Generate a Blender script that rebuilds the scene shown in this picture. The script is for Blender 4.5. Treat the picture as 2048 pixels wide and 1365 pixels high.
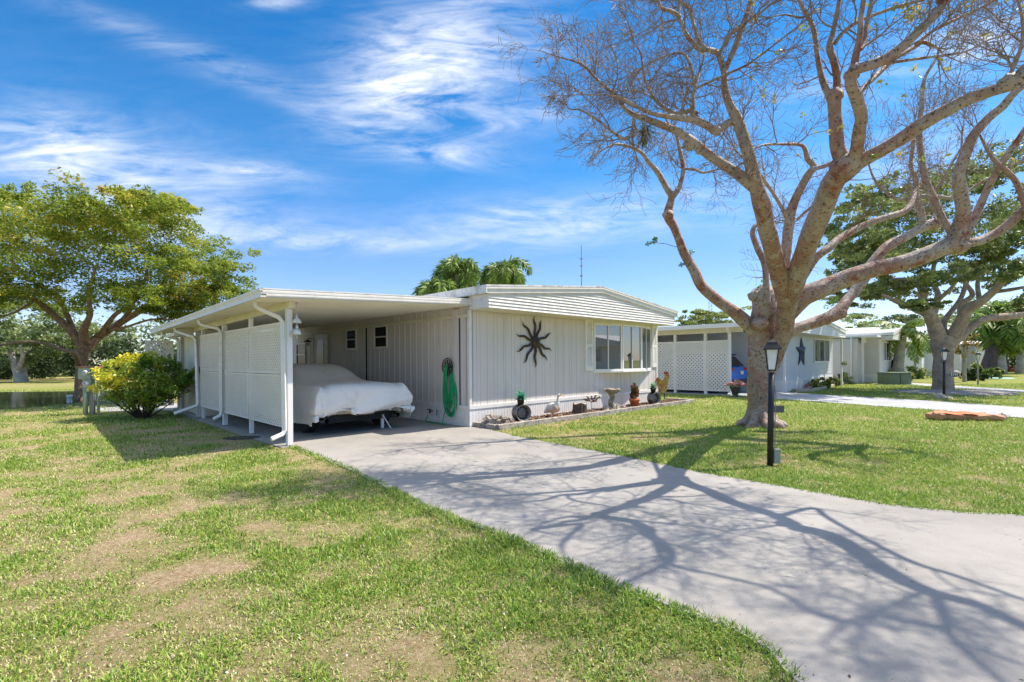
import bpy, math, random
import numpy as np
from mathutils import Vector, Matrix, noise as mnoise
R = math.radians
for o in list(bpy.data.objects): bpy.data.objects.remove(o)
sc = bpy.context.scene
col = sc.collection

# ------------------------------------------------------------------ camera
FPX, CX, CY, EYE, ROLL = 980.0, 1024.0, 722.0, 1.4, R(0.35)
cr, sr = math.cos(ROLL), math.sin(ROLL)
cam_d = bpy.data.cameras.new('camera'); cam = bpy.data.objects.new('camera', cam_d); col.objects.link(cam)
cam_d.sensor_width = 36; cam_d.lens = 36*FPX/2048; cam_d.shift_y = (CY-682.5)/2048
cam_d.clip_start = 0.05; cam_d.clip_end = 3000
cam.matrix_world = Matrix(((cr, sr, 0, 0), (0, 0, -1, 0), (-sr, cr, 0, EYE), (0, 0, 0, 1)))
sc.camera = cam

# ------------------------------------------------------------------ light
SHX, SHY = -0.652, -0.193              # ground shadow offset per metre of height
SUN_EL = math.atan2(1, math.hypot(SHX, SHY)); SUN_AZ = math.atan2(-SHX, -SHY)
sd = bpy.data.lights.new('sun', 'SUN'); sun = bpy.data.objects.new('sun', sd); col.objects.link(sun)
sd.energy = 3.5; sd.angle = R(0.4); sd.color = (1.0, 0.93, 0.82)
sun.rotation_euler = Vector((-SHX, -SHY, 1)).to_track_quat('Z', 'Y').to_euler()
sc.view_settings.view_transform = 'Standard'; sc.view_settings.look = 'None'
sc.view_settings.exposure = 1.08; sc.view_settings.gamma = 1.0
sc.render.engine = 'CYCLES'
sc.cycles.max_bounces = 6; sc.cycles.transparent_max_bounces = 8

world = bpy.data.worlds.new("World"); sc.world = world; world.use_nodes = True
wn = world.node_tree; wn.nodes.clear()
def N(nt, t, **kw):
    n = nt.nodes.new(t)
    for k, v in kw.items(): setattr(n, k, v)
    return n
def mth(nt, op, a, b=None, c=None, clamp=False):
    n = N(nt, 'ShaderNodeMath', operation=op); n.use_clamp = clamp
    for i, v in enumerate((a, b, c)):
        if v is None: continue
        if isinstance(v, (int, float)): n.inputs[i].default_value = v
        else: nt.links.new(v, n.inputs[i])
    return n.outputs[0]
sky = N(wn, 'ShaderNodeTexSky', sky_type='NISHITA', sun_disc=False)
sky.sun_elevation = SUN_EL; sky.sun_rotation = SUN_AZ
sky.air_density = 1.0; sky.dust_density = 0.3; sky.ozone_density = 2.5
hs = N(wn, 'ShaderNodeHueSaturation'); hs.inputs['Saturation'].default_value = 1.15; hs.inputs['Value'].default_value = 1.0
wn.links.new(sky.outputs[0], hs.inputs['Color'])
tc = N(wn, 'ShaderNodeTexCoord'); sx = N(wn, 'ShaderNodeSeparateXYZ'); wn.links.new(tc.outputs['Generated'], sx.inputs[0])
dx, dy, dz = sx.outputs
ay = mth(wn, 'MAXIMUM', mth(wn, 'ABSOLUTE', dy), 0.12)
A = mth(wn, 'DIVIDE', dx, ay); B = mth(wn, 'DIVIDE', mth(wn, 'MAXIMUM', dz, 0.0), ay)
def cloudnoise(sxx, syy, rot, detail, dist, off, rough=.6):
    cb = N(wn, 'ShaderNodeCombineXYZ'); wn.links.new(A, cb.inputs[0]); wn.links.new(B, cb.inputs[1])
    mp = N(wn, 'ShaderNodeMapping'); mp.inputs['Rotation'].default_value = (0, 0, R(rot)); mp.inputs['Scale'].default_value = (sxx, syy, 1); mp.inputs['Location'].default_value = off
    wn.links.new(cb.outputs[0], mp.inputs[0])
    n = N(wn, 'ShaderNodeTexNoise'); n.inputs['Scale'].default_value = 1; n.inputs['Detail'].default_value = detail
    n.inputs['Roughness'].default_value = rough; n.inputs['Distortion'].default_value = dist
    wn.links.new(mp.outputs[0], n.inputs['Vector']); return n.outputs[0]
def blob(a0, b0, ra, rb, rot=0):       # soft patch of cirrus cover round one direction in the sky
    c, s = math.cos(R(rot)), math.sin(R(rot))
    da = mth(wn, 'SUBTRACT', A, a0); db = mth(wn, 'SUBTRACT', B, b0)
    p = mth(wn, 'DIVIDE', mth(wn, 'ADD', mth(wn, 'MULTIPLY', da, c), mth(wn, 'MULTIPLY', db, s)), ra)
    q = mth(wn, 'DIVIDE', mth(wn, 'SUBTRACT', mth(wn, 'MULTIPLY', db, c), mth(wn, 'MULTIPLY', da, s)), rb)
    r2 = mth(wn, 'ADD', mth(wn, 'MULTIPLY', p, p), mth(wn, 'MULTIPLY', q, q))
    return mth(wn, 'POWER', 2.718, mth(wn, 'MULTIPLY', r2, -1.0))
def PXD(px, py): return ((px-CX)/FPX, (CY-py)/FPX)
blobs = [(790,190,.14,.07,10,1.15),(860,70,.17,.08,20,1.0),(960,140,.2,.09,25,.6),(860,300,.16,.03,-8,.8),(200,340,.3,.10,-12,.9),(130,300,.12,.08,-30,.6),(520,345,.12,.025,-5,.7),
         (1130,440,.32,.05,4,.95),(620,478,.28,.022,-2,.75),(400,110,.34,.03,-22,.45),(1800,330,.3,.06,12,.5),(1960,90,.16,.06,20,.7),(560,3,.06,.015,0,.8),(1650,190,.3,.05,15,.35),(330,430,.25,.05,0,.5),(1030,240,.12,.04,10,.7)]
tot = None
for (px, py, ra, rb, ro, w) in blobs:
    a0, b0 = PXD(px, py); t = mth(wn, 'MULTIPLY', blob(a0, b0, ra*.95, rb*.95, ro), w)
    tot = t if tot is None else mth(wn, 'ADD', tot, t)
n1 = cloudnoise(3.0, 13.0, 8, 10, 1.6, (3.1, 1.7, 0.3), .62)
n2 = cloudnoise(7.0, 26.0, -12, 10, 1.0, (1.3, 4.1, 2.0), .65)
nn = mth(wn, 'ADD', mth(wn, 'MULTIPLY', n1, .6), mth(wn, 'MULTIPLY', n2, .4))
fib = mth(wn, 'MULTIPLY', mth(wn, 'SUBTRACT', nn, .36), 3.2, clamp=True)
cov = mth(wn, 'MULTIPLY', mth(wn, 'ADD', tot, .05), fib, clamp=True)
cov = mth(wn, 'MULTIPLY', mth(wn, 'POWER', cov, 1.15), .86)
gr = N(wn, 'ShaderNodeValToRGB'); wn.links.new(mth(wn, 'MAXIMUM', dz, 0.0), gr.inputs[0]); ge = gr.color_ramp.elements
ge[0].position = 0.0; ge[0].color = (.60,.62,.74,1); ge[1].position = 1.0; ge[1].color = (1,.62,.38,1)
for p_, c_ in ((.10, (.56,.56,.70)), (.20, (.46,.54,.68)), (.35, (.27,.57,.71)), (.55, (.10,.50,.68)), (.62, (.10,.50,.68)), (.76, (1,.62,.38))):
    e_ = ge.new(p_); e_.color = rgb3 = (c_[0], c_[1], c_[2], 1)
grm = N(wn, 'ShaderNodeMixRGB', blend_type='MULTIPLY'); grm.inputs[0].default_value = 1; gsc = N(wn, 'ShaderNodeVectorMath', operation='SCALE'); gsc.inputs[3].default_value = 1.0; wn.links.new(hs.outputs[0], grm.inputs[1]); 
zen = N(wn, 'ShaderNodeMapRange'); wn.links.new(dz, zen.inputs[0]); zen.inputs[1].default_value = .62; zen.inputs[2].default_value = .78; zen.inputs[3].default_value = 1.0; zen.inputs[4].default_value = 3.6  # sky overhead, out of view, brightened and warmed as added fill light
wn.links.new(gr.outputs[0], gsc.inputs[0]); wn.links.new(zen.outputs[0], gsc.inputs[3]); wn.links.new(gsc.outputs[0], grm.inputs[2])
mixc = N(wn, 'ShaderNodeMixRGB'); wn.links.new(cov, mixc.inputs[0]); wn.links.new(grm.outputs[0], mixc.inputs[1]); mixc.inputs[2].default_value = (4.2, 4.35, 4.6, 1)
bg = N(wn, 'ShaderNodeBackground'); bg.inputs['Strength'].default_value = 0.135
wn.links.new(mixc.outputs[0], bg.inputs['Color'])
wo = N(wn, 'ShaderNodeOutputWorld'); wn.links.new(bg.outputs[0], wo.inputs[0])

# ------------------------------------------------------------------ picking points in the world
def ray(px, py):
    a, b = (px-CX)/FPX, (CY-py)/FPX
    return a*cr+b*sr, b*cr-a*sr          # x and z per metre of depth
def P(px, py, d):
    a, b = ray(px, py); return Vector((a*d, d, EYE+b*d))
def G(px, py, z=0.0):
    a, b = ray(px, py); d = (EYE-z)/-b; return Vector((a*d, d, z))
def SH(px, py, h):                       # point at height h whose shadow falls on that spot of ground
    g = G(px, py); return Vector((g.x-SHX*h, g.y-SHY*h, h))
TH = R(45.45); U = Vector((math.sin(TH), math.cos(TH), 0)); V = Vector((-math.cos(TH), math.sin(TH), 0)); ROTZ = math.pi/2-TH
C1 = Vector((-0.901, 10.39, 0))
def loc(p, C=C1): d = p-C; return Vector((d.dot(U), d.dot(V), p.z))
def FR(px, py, v=0.0, C=C1):             # point on the plane v = const of a house: (u, z)
    a, b = ray(px, py); k = C+V*v
    u = (a*k.y-k.x)/(U.x-a*U.y); d = k.y+u*U.y; return u, EYE+b*d
def SD(px, py, u=0.0, C=C1):             # point on the plane u = const: (v, z)
    a, b = ray(px, py); k = C+U*u
    v = (a*k.y-k.x)/(V.x-a*V.y); d = k.y+v*V.y; return v, EYE+b*d

# ------------------------------------------------------------------ materials
MC = {}
def rgb(c): return (c[0], c[1], c[2], 1)
def mat(name, c, rough=.6, var=.12, vs=4.0, bump=0.0, bs=40.0, metal=0.0, c2=None, c2at=.5, c2w=.12, scl=(1,1,1), spec=.4, detail=5, trans=0, alpha=None):
    if name in MC: return MC[name]
    m = bpy.data.materials.new(name); m.use_nodes = True; nt = m.node_tree; b = nt.nodes['Principled BSDF']
    b.inputs['Roughness'].default_value = rough; b.inputs['Metallic'].default_value = metal; b.inputs['Specular IOR Level'].default_value = spec
    tcn = N(nt, 'ShaderNodeTexCoord'); mp = N(nt, 'ShaderNodeMapping'); mp.inputs['Scale'].default_value = scl; nt.links.new(tcn.outputs['Object'], mp.inputs[0])
    n = N(nt, 'ShaderNodeTexNoise'); n.inputs['Scale'].default_value = vs; n.inputs['Detail'].default_value = detail; nt.links.new(mp.outputs[0], n.inputs['Vector'])
    cp = N(nt, 'ShaderNodeValToRGB'); cp.color_ramp.elements[0].position = .3; cp.color_ramp.elements[1].position = .7
    cp.color_ramp.elements[0].color = rgb([x*(1-var) for x in c]); cp.color_ramp.elements[1].color = rgb([min(1, x*(1+var)) for x in c])
    nt.links.new(n.outputs[0], cp.inputs[0]); out = cp.outputs[0]
    if c2:
        n2 = N(nt, 'ShaderNodeTexNoise'); n2.inputs['Scale'].default_value = vs*2.3; n2.inputs['Detail'].default_value = 8; n2.inputs['Roughness'].default_value = .7; nt.links.new(mp.outputs[0], n2.inputs['Vector'])
        f = N(nt, 'ShaderNodeMapRange'); f.inputs[1].default_value = c2at-c2w; f.inputs[2].default_value = c2at+c2w; nt.links.new(n2.outputs[0], f.inputs[0])
        mx = N(nt, 'ShaderNodeMixRGB'); nt.links.new(f.outputs[0], mx.inputs[0]); nt.links.new(out, mx.inputs[1]); mx.inputs[2].default_value = rgb(c2); out = mx.outputs[0]
    nt.links.new(out, b.inputs['Base Color'])
    if bump:
        nb = N(nt, 'ShaderNodeTexNoise'); nb.inputs['Scale'].default_value = bs; nb.inputs['Detail'].default_value = 6; nt.links.new(mp.outputs[0], nb.inputs['Vector'])
        bp = N(nt, 'ShaderNodeBump'); bp.inputs['Strength'].default_value = bump; bp.inputs['Distance'].default_value = .02
        nt.links.new(nb.outputs[0], bp.inputs['Height']); nt.links.new(bp.outputs[0], b.inputs['Normal'])
    MC[name] = m; return m
def leafmat(name, c1, c2, c3=None, rough=.5, tr=.35, patch=None):
    if name in MC: return MC[name]
    m = bpy.data.materials.new(name); m.use_nodes = True; nt = m.node_tree; nt.nodes.clear()
    at = N(nt, 'ShaderNodeAttribute', attribute_name='tint'); cp = N(nt, 'ShaderNodeValToRGB')
    cp.color_ramp.elements[0].color = rgb(c1); cp.color_ramp.elements[0].position = 0.05; cp.color_ramp.elements[1].color = rgb(c2); cp.color_ramp.elements[1].position = .75
    if c3: e = cp.color_ramp.elements.new(1.0); e.color = rgb(c3)
    nt.links.new(at.outputs['Fac'], cp.inputs[0])
    pb = N(nt, 'ShaderNodeBsdfPrincipled'); pb.inputs['Roughness'].default_value = rough; pb.inputs['Specular IOR Level'].default_value = .35
    nt.links.new(cp.outputs[0], pb.inputs['Base Color'])
    tl = N(nt, 'ShaderNodeBsdfTranslucent'); nt.links.new(cp.outputs[0], tl.inputs[0])
    mx = N(nt, 'ShaderNodeMixShader'); mx.inputs[0].default_value = tr; nt.links.new(pb.outputs[0], mx.inputs[1]); nt.links.new(tl.outputs[0], mx.inputs[2])
    o = N(nt, 'ShaderNodeOutputMaterial'); nt.links.new(mx.outputs[0], o.inputs[0]); MC[name] = m; return m
def glassmat(name, c=(.03,.035,.04), ior=2.0, rough=.02):
    if name in MC: return MC[name]
    m = mat(name, c, rough=rough, var=.3, vs=1.5, spec=.5); m.node_tree.nodes['Principled BSDF'].inputs['IOR'].default_value = ior; return m

# ------------------------------------------------------------------ mesh building
class MB:
    def __init__(s): s.v = []; s.f = []
    def add(s, vs, fs):
        k = len(s.v); s.v += [tuple(p) for p in vs]; s.f += [tuple(i+k for i in f) for f in fs]; return s
    def box(s, x0, x1, y0, y1, z0, z1):
        return s.add([(x0,y0,z0),(x1,y0,z0),(x1,y1,z0),(x0,y1,z0),(x0,y0,z1),(x1,y0,z1),(x1,y1,z1),(x0,y1,z1)],
                     [(3,2,1,0),(4,5,6,7),(0,1,5,4),(1,2,6,5),(2,3,7,6),(3,0,4,7)])
    def prism(s, pts, ax, a, b):         # polygon extruded along axis ax from a to b
        n = len(pts)
        def mk(p, w):
            q = list(p); q.insert(ax, w); return q
        s.add([mk(p, a) for p in pts]+[mk(p, b) for p in pts], [tuple(range(n))[::-1], tuple(range(n, 2*n))]+[(i, (i+1) % n, n+(i+1) % n, n+i) for i in range(n)]); return s
    def tube(s, pts, rad, n=8, cap=True, jit=0, flat=None):
        pts = [Vector(p) for p in pts]
        if not isinstance(rad, (list, tuple)): rad = [rad]*len(pts)
        k = len(s.v); up = None
        for i, p in enumerate(pts):
            d = (pts[min(i+1, len(pts)-1)]-pts[max(i-1, 0)])
            if d.length < 1e-9: d = Vector((0,0,1))
            d.normalize()
            if up is None: up = d.orthogonal().normalized()
            else:
                up = up-d*up.dot(d)
                if up.length < 1e-6: up = d.orthogonal()
                up.normalize()
            w = d.cross(up)
            for j in range(n):
                a = 2*math.pi*j/n+(math.pi/n if n == 4 else 0); r = rad[i]
                if jit: r *= 1+jit*mnoise.noise(p*2.3+Vector((math.cos(a), math.sin(a), 0))*.8)
                s.v.append(tuple(p+up*(math.cos(a)*r)+w*(math.sin(a)*r)))
        for i in range(len(pts)-1):
            for j in range(n):
                a = k+i*n+j; b = k+i*n+(j+1) % n; s.f.append((a, b, b+n, a+n))
        if cap:
            s.f.append(tuple(k+j for j in range(n))[::-1]); s.f.append(tuple(k+(len(pts)-1)*n+j for j in range(n)))
        return s
    def lathe(s, prof, c=(0,0,0), n=20, ax=2):
        k = len(s.v); m = len(prof)
        for (r, z) in prof:
            for j in range(n):
                a = 2*math.pi*j/n; q = [r*math.cos(a), r*math.sin(a)]; q.insert(ax, z) if ax == 2 else q.insert(ax, z)
                s.v.append((c[0]+q[0], c[1]+q[1], c[2]+q[2]))
        for i in range(m-1):
            for j in range(n): a = k+i*n+j; b = k+i*n+(j+1) % n; s.f.append((a, b, b+n, a+n))
        return s
    def ell(s, c, r, n=12, m=8, jit=0, seed=0):
        k = len(s.v); cc = Vector(c)
        for i in range(m+1):
            t = math.pi*i/m
            for j in range(n):
                a = 2*math.pi*j/n; q = Vector((math.sin(t)*math.cos(a), math.sin(t)*math.sin(a), math.cos(t)))
                f = 1+jit*mnoise.noise(q*2.2+Vector((seed, 0, 0)))
                s.v.append((cc.x+q.x*r[0]*f, cc.y+q.y*r[1]*f, cc.z+q.z*r[2]*f))
        for i in range(m):
            for j in range(n): a = k+i*n+j; b = k+i*n+(j+1) % n; s.f.append((a, a+n, b+n, b))
        return s
    def xf(s, M, k=0):
        for i in range(k, len(s.v)): s.v[i] = tuple(M @ Vector(s.v[i]))
        return s
    def build(s, name, m, parent=None, smooth=False, bevel=0):
        me = bpy.data.meshes.new(name); me.from_pydata(s.v, [], s.f); me.update()
        if smooth: me.polygons.foreach_set('use_smooth', [True]*len(me.polygons))
        me.materials.append(m); o = bpy.data.objects.new(name, me); col.objects.link(o)
        if parent: o.parent = parent
        if bevel:
            b = o.modifiers.new('bevel', 'BEVEL'); b.width = bevel; b.segments = 2; b.limit_method = 'ANGLE'
        return o
def tag(o, label, cat, group=None):
    o['label'] = label; o['category'] = cat
    if group: o['group'] = group
    return o
def struct(o): o['kind'] = 'structure'; return o
def thing(name, label, cat, p=(0,0,0), rz=0, group=None):
    o = bpy.data.objects.new(name, None); col.objects.link(o); o.location = p; o.rotation_euler = (0, 0, rz); o.empty_display_size = .2
    return tag(o, label, cat, group)
def kids(o): return [c for c in bpy.data.objects if c.parent == o]
def copy_tree(o, parent=None):
    c = o.copy(); col.objects.link(c); c.parent = parent
    for ch in kids(o): copy_tree(ch, c)
    return c
def npmesh(name, verts, faces_n, m, parent=None, tint=None, smooth=False):
    """verts (k,3); faces_n = list of (index array (m,n))"""
    me = bpy.data.meshes.new(name); me.vertices.add(len(verts)); me.vertices.foreach_set('co', verts.astype(np.float32).ravel())
    nl = sum(f.size for f in faces_n); npoly = sum(len(f) for f in faces_n)
    me.loops.add(nl); me.loops.foreach_set('vertex_index', np.concatenate([f.ravel() for f in faces_n]).astype(np.int32))
    me.polygons.add(npoly); tots = np.concatenate([np.full(len(f), f.shape[1]) for f in faces_n])
    st = np.concatenate([[0], np.cumsum(tots)[:-1]]); me.polygons.foreach_set('loop_start', st.astype(np.int32))
    me.update(calc_edges=True)
    if tint is not None:
        a = me.attributes.new('tint', 'FLOAT', 'POINT'); a.data.foreach_set('value', tint.astype(np.float32))
    if smooth: me.polygons.foreach_set('use_smooth', [True]*npoly)
    me.materials.append(m); o = bpy.data.objects.new(name, me); col.objects.link(o)
    if parent: o.parent = parent
    return o
def crom(pts, step=4):
    """Catmull-Rom through tuples of equal length"""
    pts = [np.array(p, float) for p in pts]; out = []
    for i in range(len(pts)-1):
        p0 = pts[max(i-1, 0)]; p1 = pts[i]; p2 = pts[i+1]; p3 = pts[min(i+2, len(pts)-1)]
        for k in range(step):
            t = k/step; out.append(.5*((2*p1)+(-p0+p2)*t+(2*p0-5*p1+4*p2-p3)*t*t+(-p0+3*p1-3*p2+p3)*t**3))
    out.append(pts[-1]); return out
_rn = np.random.RandomState(7); _lat = _rn.rand(128, 128)
def vnoise(x, y, s, o=0):
    x = x/s+o*13.7; y = y/s+o*7.3; xi = np.floor(x).astype(int); yi = np.floor(y).astype(int); fx = x-xi; fy = y-yi
    fx = fx*fx*(3-2*fx); fy = fy*fy*(3-2*fy); a = _lat[xi % 128, yi % 128]; b = _lat[(xi+1) % 128, yi % 128]; c = _lat[xi % 128, (yi+1) % 128]; d = _lat[(xi+1) % 128, (yi+1) % 128]
    return (a*(1-fx)+b*fx)*(1-fy)+(c*(1-fx)+d*fx)*fy
def fbm(x, y, s, o=0): return .5*vnoise(x, y, s, o)+.3*vnoise(x, y, s/2.1, o+1)+.2*vnoise(x, y, s/4.3, o+2)
def inpoly(x, y, poly):
    r = np.zeros(x.shape, bool); n = len(poly); j = n-1
    for i in range(n):
        xi, yi = poly[i]; xj, yj = poly[j]
        c = ((yi > y) != (yj > y)) & (x < (xj-xi)*(y-yi)/((yj-yi) or 1e-9)+xi); r ^= c; j = i
    return r

# shared paints
WHITE = mat('white_painted_aluminium', (.78,.74,.70), .45, .05, 2.5, c2=(.56,.54,.48), c2at=.66, c2w=.14, bump=.06, bs=18)
WHITE2 = mat('fresh_white_vinyl', (.81,.78,.75), .4, .04, 3)
CREAM = mat('aged_cream_paint', (.70,.66,.54), .55, .08, 2.0, c2=(.50,.44,.30), c2at=.68, c2w=.12)
WALLM = mat('pale_grey_panelling', (.67,.615,.58), .6, .05, 1.3, c2=(.50,.47,.43), c2at=.7, c2w=.15, scl=(1,1,.25))
SKIRTM = mat('ribbed_white_skirting', (.77,.74,.71), .5, .05, 2, c2=(.6,.57,.5), c2at=.66, c2w=.1, scl=(1,1,.4))
BLACKM = mat('black_painted_metal', (.018,.018,.02), .4, .3, 8, bump=.1, bs=30, c2=(.06,.05,.045), c2at=.7)
GLASS = glassmat('window_glass')
DARK = mat('dark_gap', (.02,.02,.02), .9)
CONC = mat('concrete_drive', (.40,.385,.375), .85, .10, .8, bump=.35, bs=130, c2=(.30,.29,.285), c2at=.62, c2w=.16, detail=9)

# ================================================================== ground
HX = 7.85
def LP(u, v, z=0): p = C1+U*u+V*v; return Vector((p.x, p.y, z))
drive_edge_right = [(1024,871),(1289,921),(1399,945),(1574,975),(1774,1010),(1924,1025),(2048,1031)]
drive_edge_left = [(585,893),(690,936),(780,980),(850,1017),(1024,1080),(1239,1175),(1474,1265),(1539,1300),(1564,1335),(1594,1365)]
drive = [LP(0,-.02), LP(.12,-.12)]+[G(*p) for p in drive_edge_right]+[Vector((7.6,4.15,0)), Vector((11,3.2,0)), Vector((16,0,0)), Vector((16,-6,0)), Vector((3.0,-6,0)), Vector((2.6,0.2,0)), Vector((1.75,1.3,0))]+[G(*p) for p in drive_edge_left[::-1]]+[LP(-3.72,.3), LP(-3.74,2.5), LP(-3.76,9.4), LP(0,9.4)]
def sheet(name, poly, z, m, thick=None):
    b = MB(); b.v = [(p[0], p[1], z) for p in poly]; b.f = [tuple(range(len(poly)))]
    if thick: b = MB(); b.prism([(p[0], p[1]) for p in poly], 2, z-thick, z)
    return struct(b.build(name, m))
ndrive_px = [(1440,779),(1567,784.5),(1640,789.7),(1850,802),(2048,816),(2400,834),(2400,866),(2048,837),(1882,822),(1640,804.5),(1551,798),(1477,792.5),(1300,786)]
ndrive = [G(*p) for p in ndrive_px]
drive2_px = [(1690,757),(1827,766.5),(1950,775),(2048,781),(2300,794),(2300,800),(2048,786),(1950,779.5),(1827,770.5),(1680,761)]
drive2 = [G(*p) for p in drive2_px]
pond_px = [(-400,811),(-100,816),(0,818),(60,815),(150,806),(230,795),(335,788),(335,780),(200,782),(60,784),(-400,789)]
pond = [G(*p) for p in pond_px]
bed = [LP(.12,0), LP(.12,-.72), LP(8.75,-.72), LP(8.75,0)]
GREENS = [(120,1060,1.2,.45,.8),(260,1090,1.0,.35,.9),(330,1150,.5,.2,.9),(430,1130,.22,.12,1),(50,960,1.5,.5,.5),(470,1010,.7,.35,.6),(740,1045,.8,.3,.6),(1010,1180,.3,.15,.6),(1330,1255,.35,.13,.9),(150,880,2.0,.8,.35),
          (600,1080,.4,.2,.7),(1480,885,.7,.35,.6),(1640,885,.8,.25,.8),(1900,960,.8,.25,.4),(1320,845,1.2,.4,.5),(1100,875,.6,.3,.6),(1560,865,.9,.5,.8),(480,878,.45,.14,1.3),(1780,808,1.2,.4,.5)]
GB = [(G(a, b), rx, ry, w) for a, b, rx, ry, w in GREENS]
def dryness(x, y):
    d = .6*(fbm(x, y, 1.7, 3)-.42)+.9*(fbm(x, y, .19, 14)-.5)+1.5*(fbm(x, y, .5, 9)-.5)
    for c, rx, ry, w in GB: d = d+w*.28*np.exp(-(((x-c.x)/rx)**2+((y-c.y)/ry)**2))
    lush = np.clip((x-1.2)/1.5, 0, 1)*(y > 4)*.24+np.clip((2.3-y)/1.0, 0, 1)*.10*(x < 1.6)
    return np.clip(d+.20+.06*np.clip((1.5-x)/2, 0, 1)-lush-np.clip((y-20)/20, 0, .15), 0, 1)
def axis(a, b, step, far):
    mid = list(np.arange(a, b+1e-6, step)); lo = []; hi = []; s = step; x = a
    while x > -far: s *= 1.35; x -= s; lo.append(x)
    s = step; x = b
    while x < far: s *= 1.35; x += s; hi.append(x)
    return np.array(lo[::-1]+mid+hi)
gx = axis(-9, 12, .09, 900); gy = axis(.8, 13, .09, 900)
X, Y = np.meshgrid(gx, gy, indexing='ij'); ni, nj = X.shape
Z = .012*(fbm(X, Y, .8, 5)-.5)*((abs(X) < 14) & (Y < 20)) - .006
inside = inpoly(X, Y, [(p.x, p.y) for p in drive])
Z = np.where(inside, -.03, Z)
vs = np.stack([X.ravel(), Y.ravel(), Z.ravel()], 1)
idx = np.arange(ni*nj).reshape(ni, nj)
fs = np.stack([idx[:-1,:-1].ravel(), idx[1:,:-1].ravel(), idx[1:,1:].ravel(), idx[:-1,1:].ravel()], 1)
def ground_mat():
    m = bpy.data.materials.new('lawn_soil_and_thatch'); m.use_nodes = True; nt = m.node_tree; b = nt.nodes['Principled BSDF']
    b.inputs['Roughness'].default_value = .95; b.inputs['Specular IOR Level'].default_value = .1
    at = N(nt, 'ShaderNodeAttribute', attribute_name='tint'); tcn = N(nt, 'ShaderNodeTexCoord')
    def noi(s, d=6, r=.6):
        n = N(nt, 'ShaderNodeTexNoise'); n.inputs['Scale'].default_value = s; n.inputs['Detail'].default_value = d; n.inputs['Roughness'].default_value = r; nt.links.new(tcn.outputs['Object'], n.inputs['Vector']); return n.outputs[0]
    def ramp(f, st):
        c = N(nt, 'ShaderNodeValToRGB'); e = c.color_ramp.elements
        e[0].position, e[0].color = st[0][0], rgb(st[0][1]); e[1].position, e[1].color = st[-1][0], rgb(st[-1][1])
        for p, q in st[1:-1]: k = e.new(p); k.color = rgb(q)
        nt.links.new(f, c.inputs[0]); return c.outputs[0]
    green = ramp(noi(7, 10, .75), [(.3, (.09,.125,.02)), (.5, (.22,.245,.05)), (.7, (.40,.38,.15))])
    dry = ramp(noi(38, 8, .7), [(.3, (.22,.12,.07)), (.5, (.42,.30,.18)), (.7, (.58,.46,.32))])
    f = mth(nt, 'ADD', at.outputs['Fac'], mth(nt, 'MULTIPLY', mth(nt, 'SUBTRACT', noi(14, 8, .7), .5), 1.3), clamp=True)
    mx = N(nt, 'ShaderNodeMixRGB'); nt.links.new(f, mx.inputs[0]); nt.links.new(green, mx.inputs[1]); nt.links.new(dry, mx.inputs[2])
    nt.links.new(mx.outputs[0], b.inputs['Base Color'])
    bp = N(nt, 'ShaderNodeBump'); bp.inputs['Strength'].default_value = .9; bp.inputs['Distance'].default_value = .03; nt.links.new(noi(60, 8, .8), bp.inputs['Height']); nt.links.new(bp.outputs[0], b.inputs['Normal'])
    return m
GM = ground_mat()
struct(npmesh('ground', vs, [fs], GM, tint=dryness(X, Y).ravel(), smooth=True))

def conc_mat(name, base, spk=True):
    m = mat(name, base, .88, .13, .55, bump=.35, bs=160, c2=[x*.74 for x in base], c2at=.60, c2w=.16, detail=11)
    if spk:
        nt = m.node_tree; b = nt.nodes['Principled BSDF']; lk = b.inputs['Base Color'].links[0].from_socket
        tcn = N(nt, 'ShaderNodeTexCoord'); vo = N(nt, 'ShaderNodeTexVoronoi'); vo.inputs['Scale'].default_value = 16; nt.links.new(tcn.outputs['Object'], vo.inputs['Vector'])
        n = N(nt, 'ShaderNodeTexNoise'); n.inputs['Scale'].default_value = 9; nt.links.new(tcn.outputs['Object'], n.inputs['Vector'])
        thr = mth(nt, 'MULTIPLY', mth(nt, 'SUBTRACT', n.outputs[0], .42), .35)
        f = mth(nt, 'LESS_THAN', vo.outputs['Distance'], thr)
        mx = N(nt, 'ShaderNodeMixRGB'); nt.links.new(mth(nt, 'MULTIPLY', f, .75), mx.inputs[0]); nt.links.new(lk, mx.inputs[1]); mx.inputs[2].default_value = (.10,.09,.08,1)
        nt.links.new(mx.outputs[0], b.inputs['Base Color'])
    return m
CM = conc_mat('worn_painted_concrete', (.335,.31,.28))
CM2 = conc_mat('neighbour_concrete', (.40,.40,.40), False)
sheet('driveway', drive, .006, CM, .04)
sheet('neighbour_driveway', ndrive, .010, CM2, .03)
sheet('far_driveway', drive2, .010, CM2, .03)
wm = mat('pond_water', (.05,.06,.03), .06, .2, .3, bump=.12, bs=6); wm.node_tree.nodes['Principled BSDF'].inputs['IOR'].default_value = 1.6
sheet('pond', pond, .006, wm)
sheet('back_path', [LP(-3.8,9.4), LP(-5.2,10.5), LP(-5.2,12), LP(-2,12), LP(-2,9.4)], .010, CM2, .02)
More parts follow.
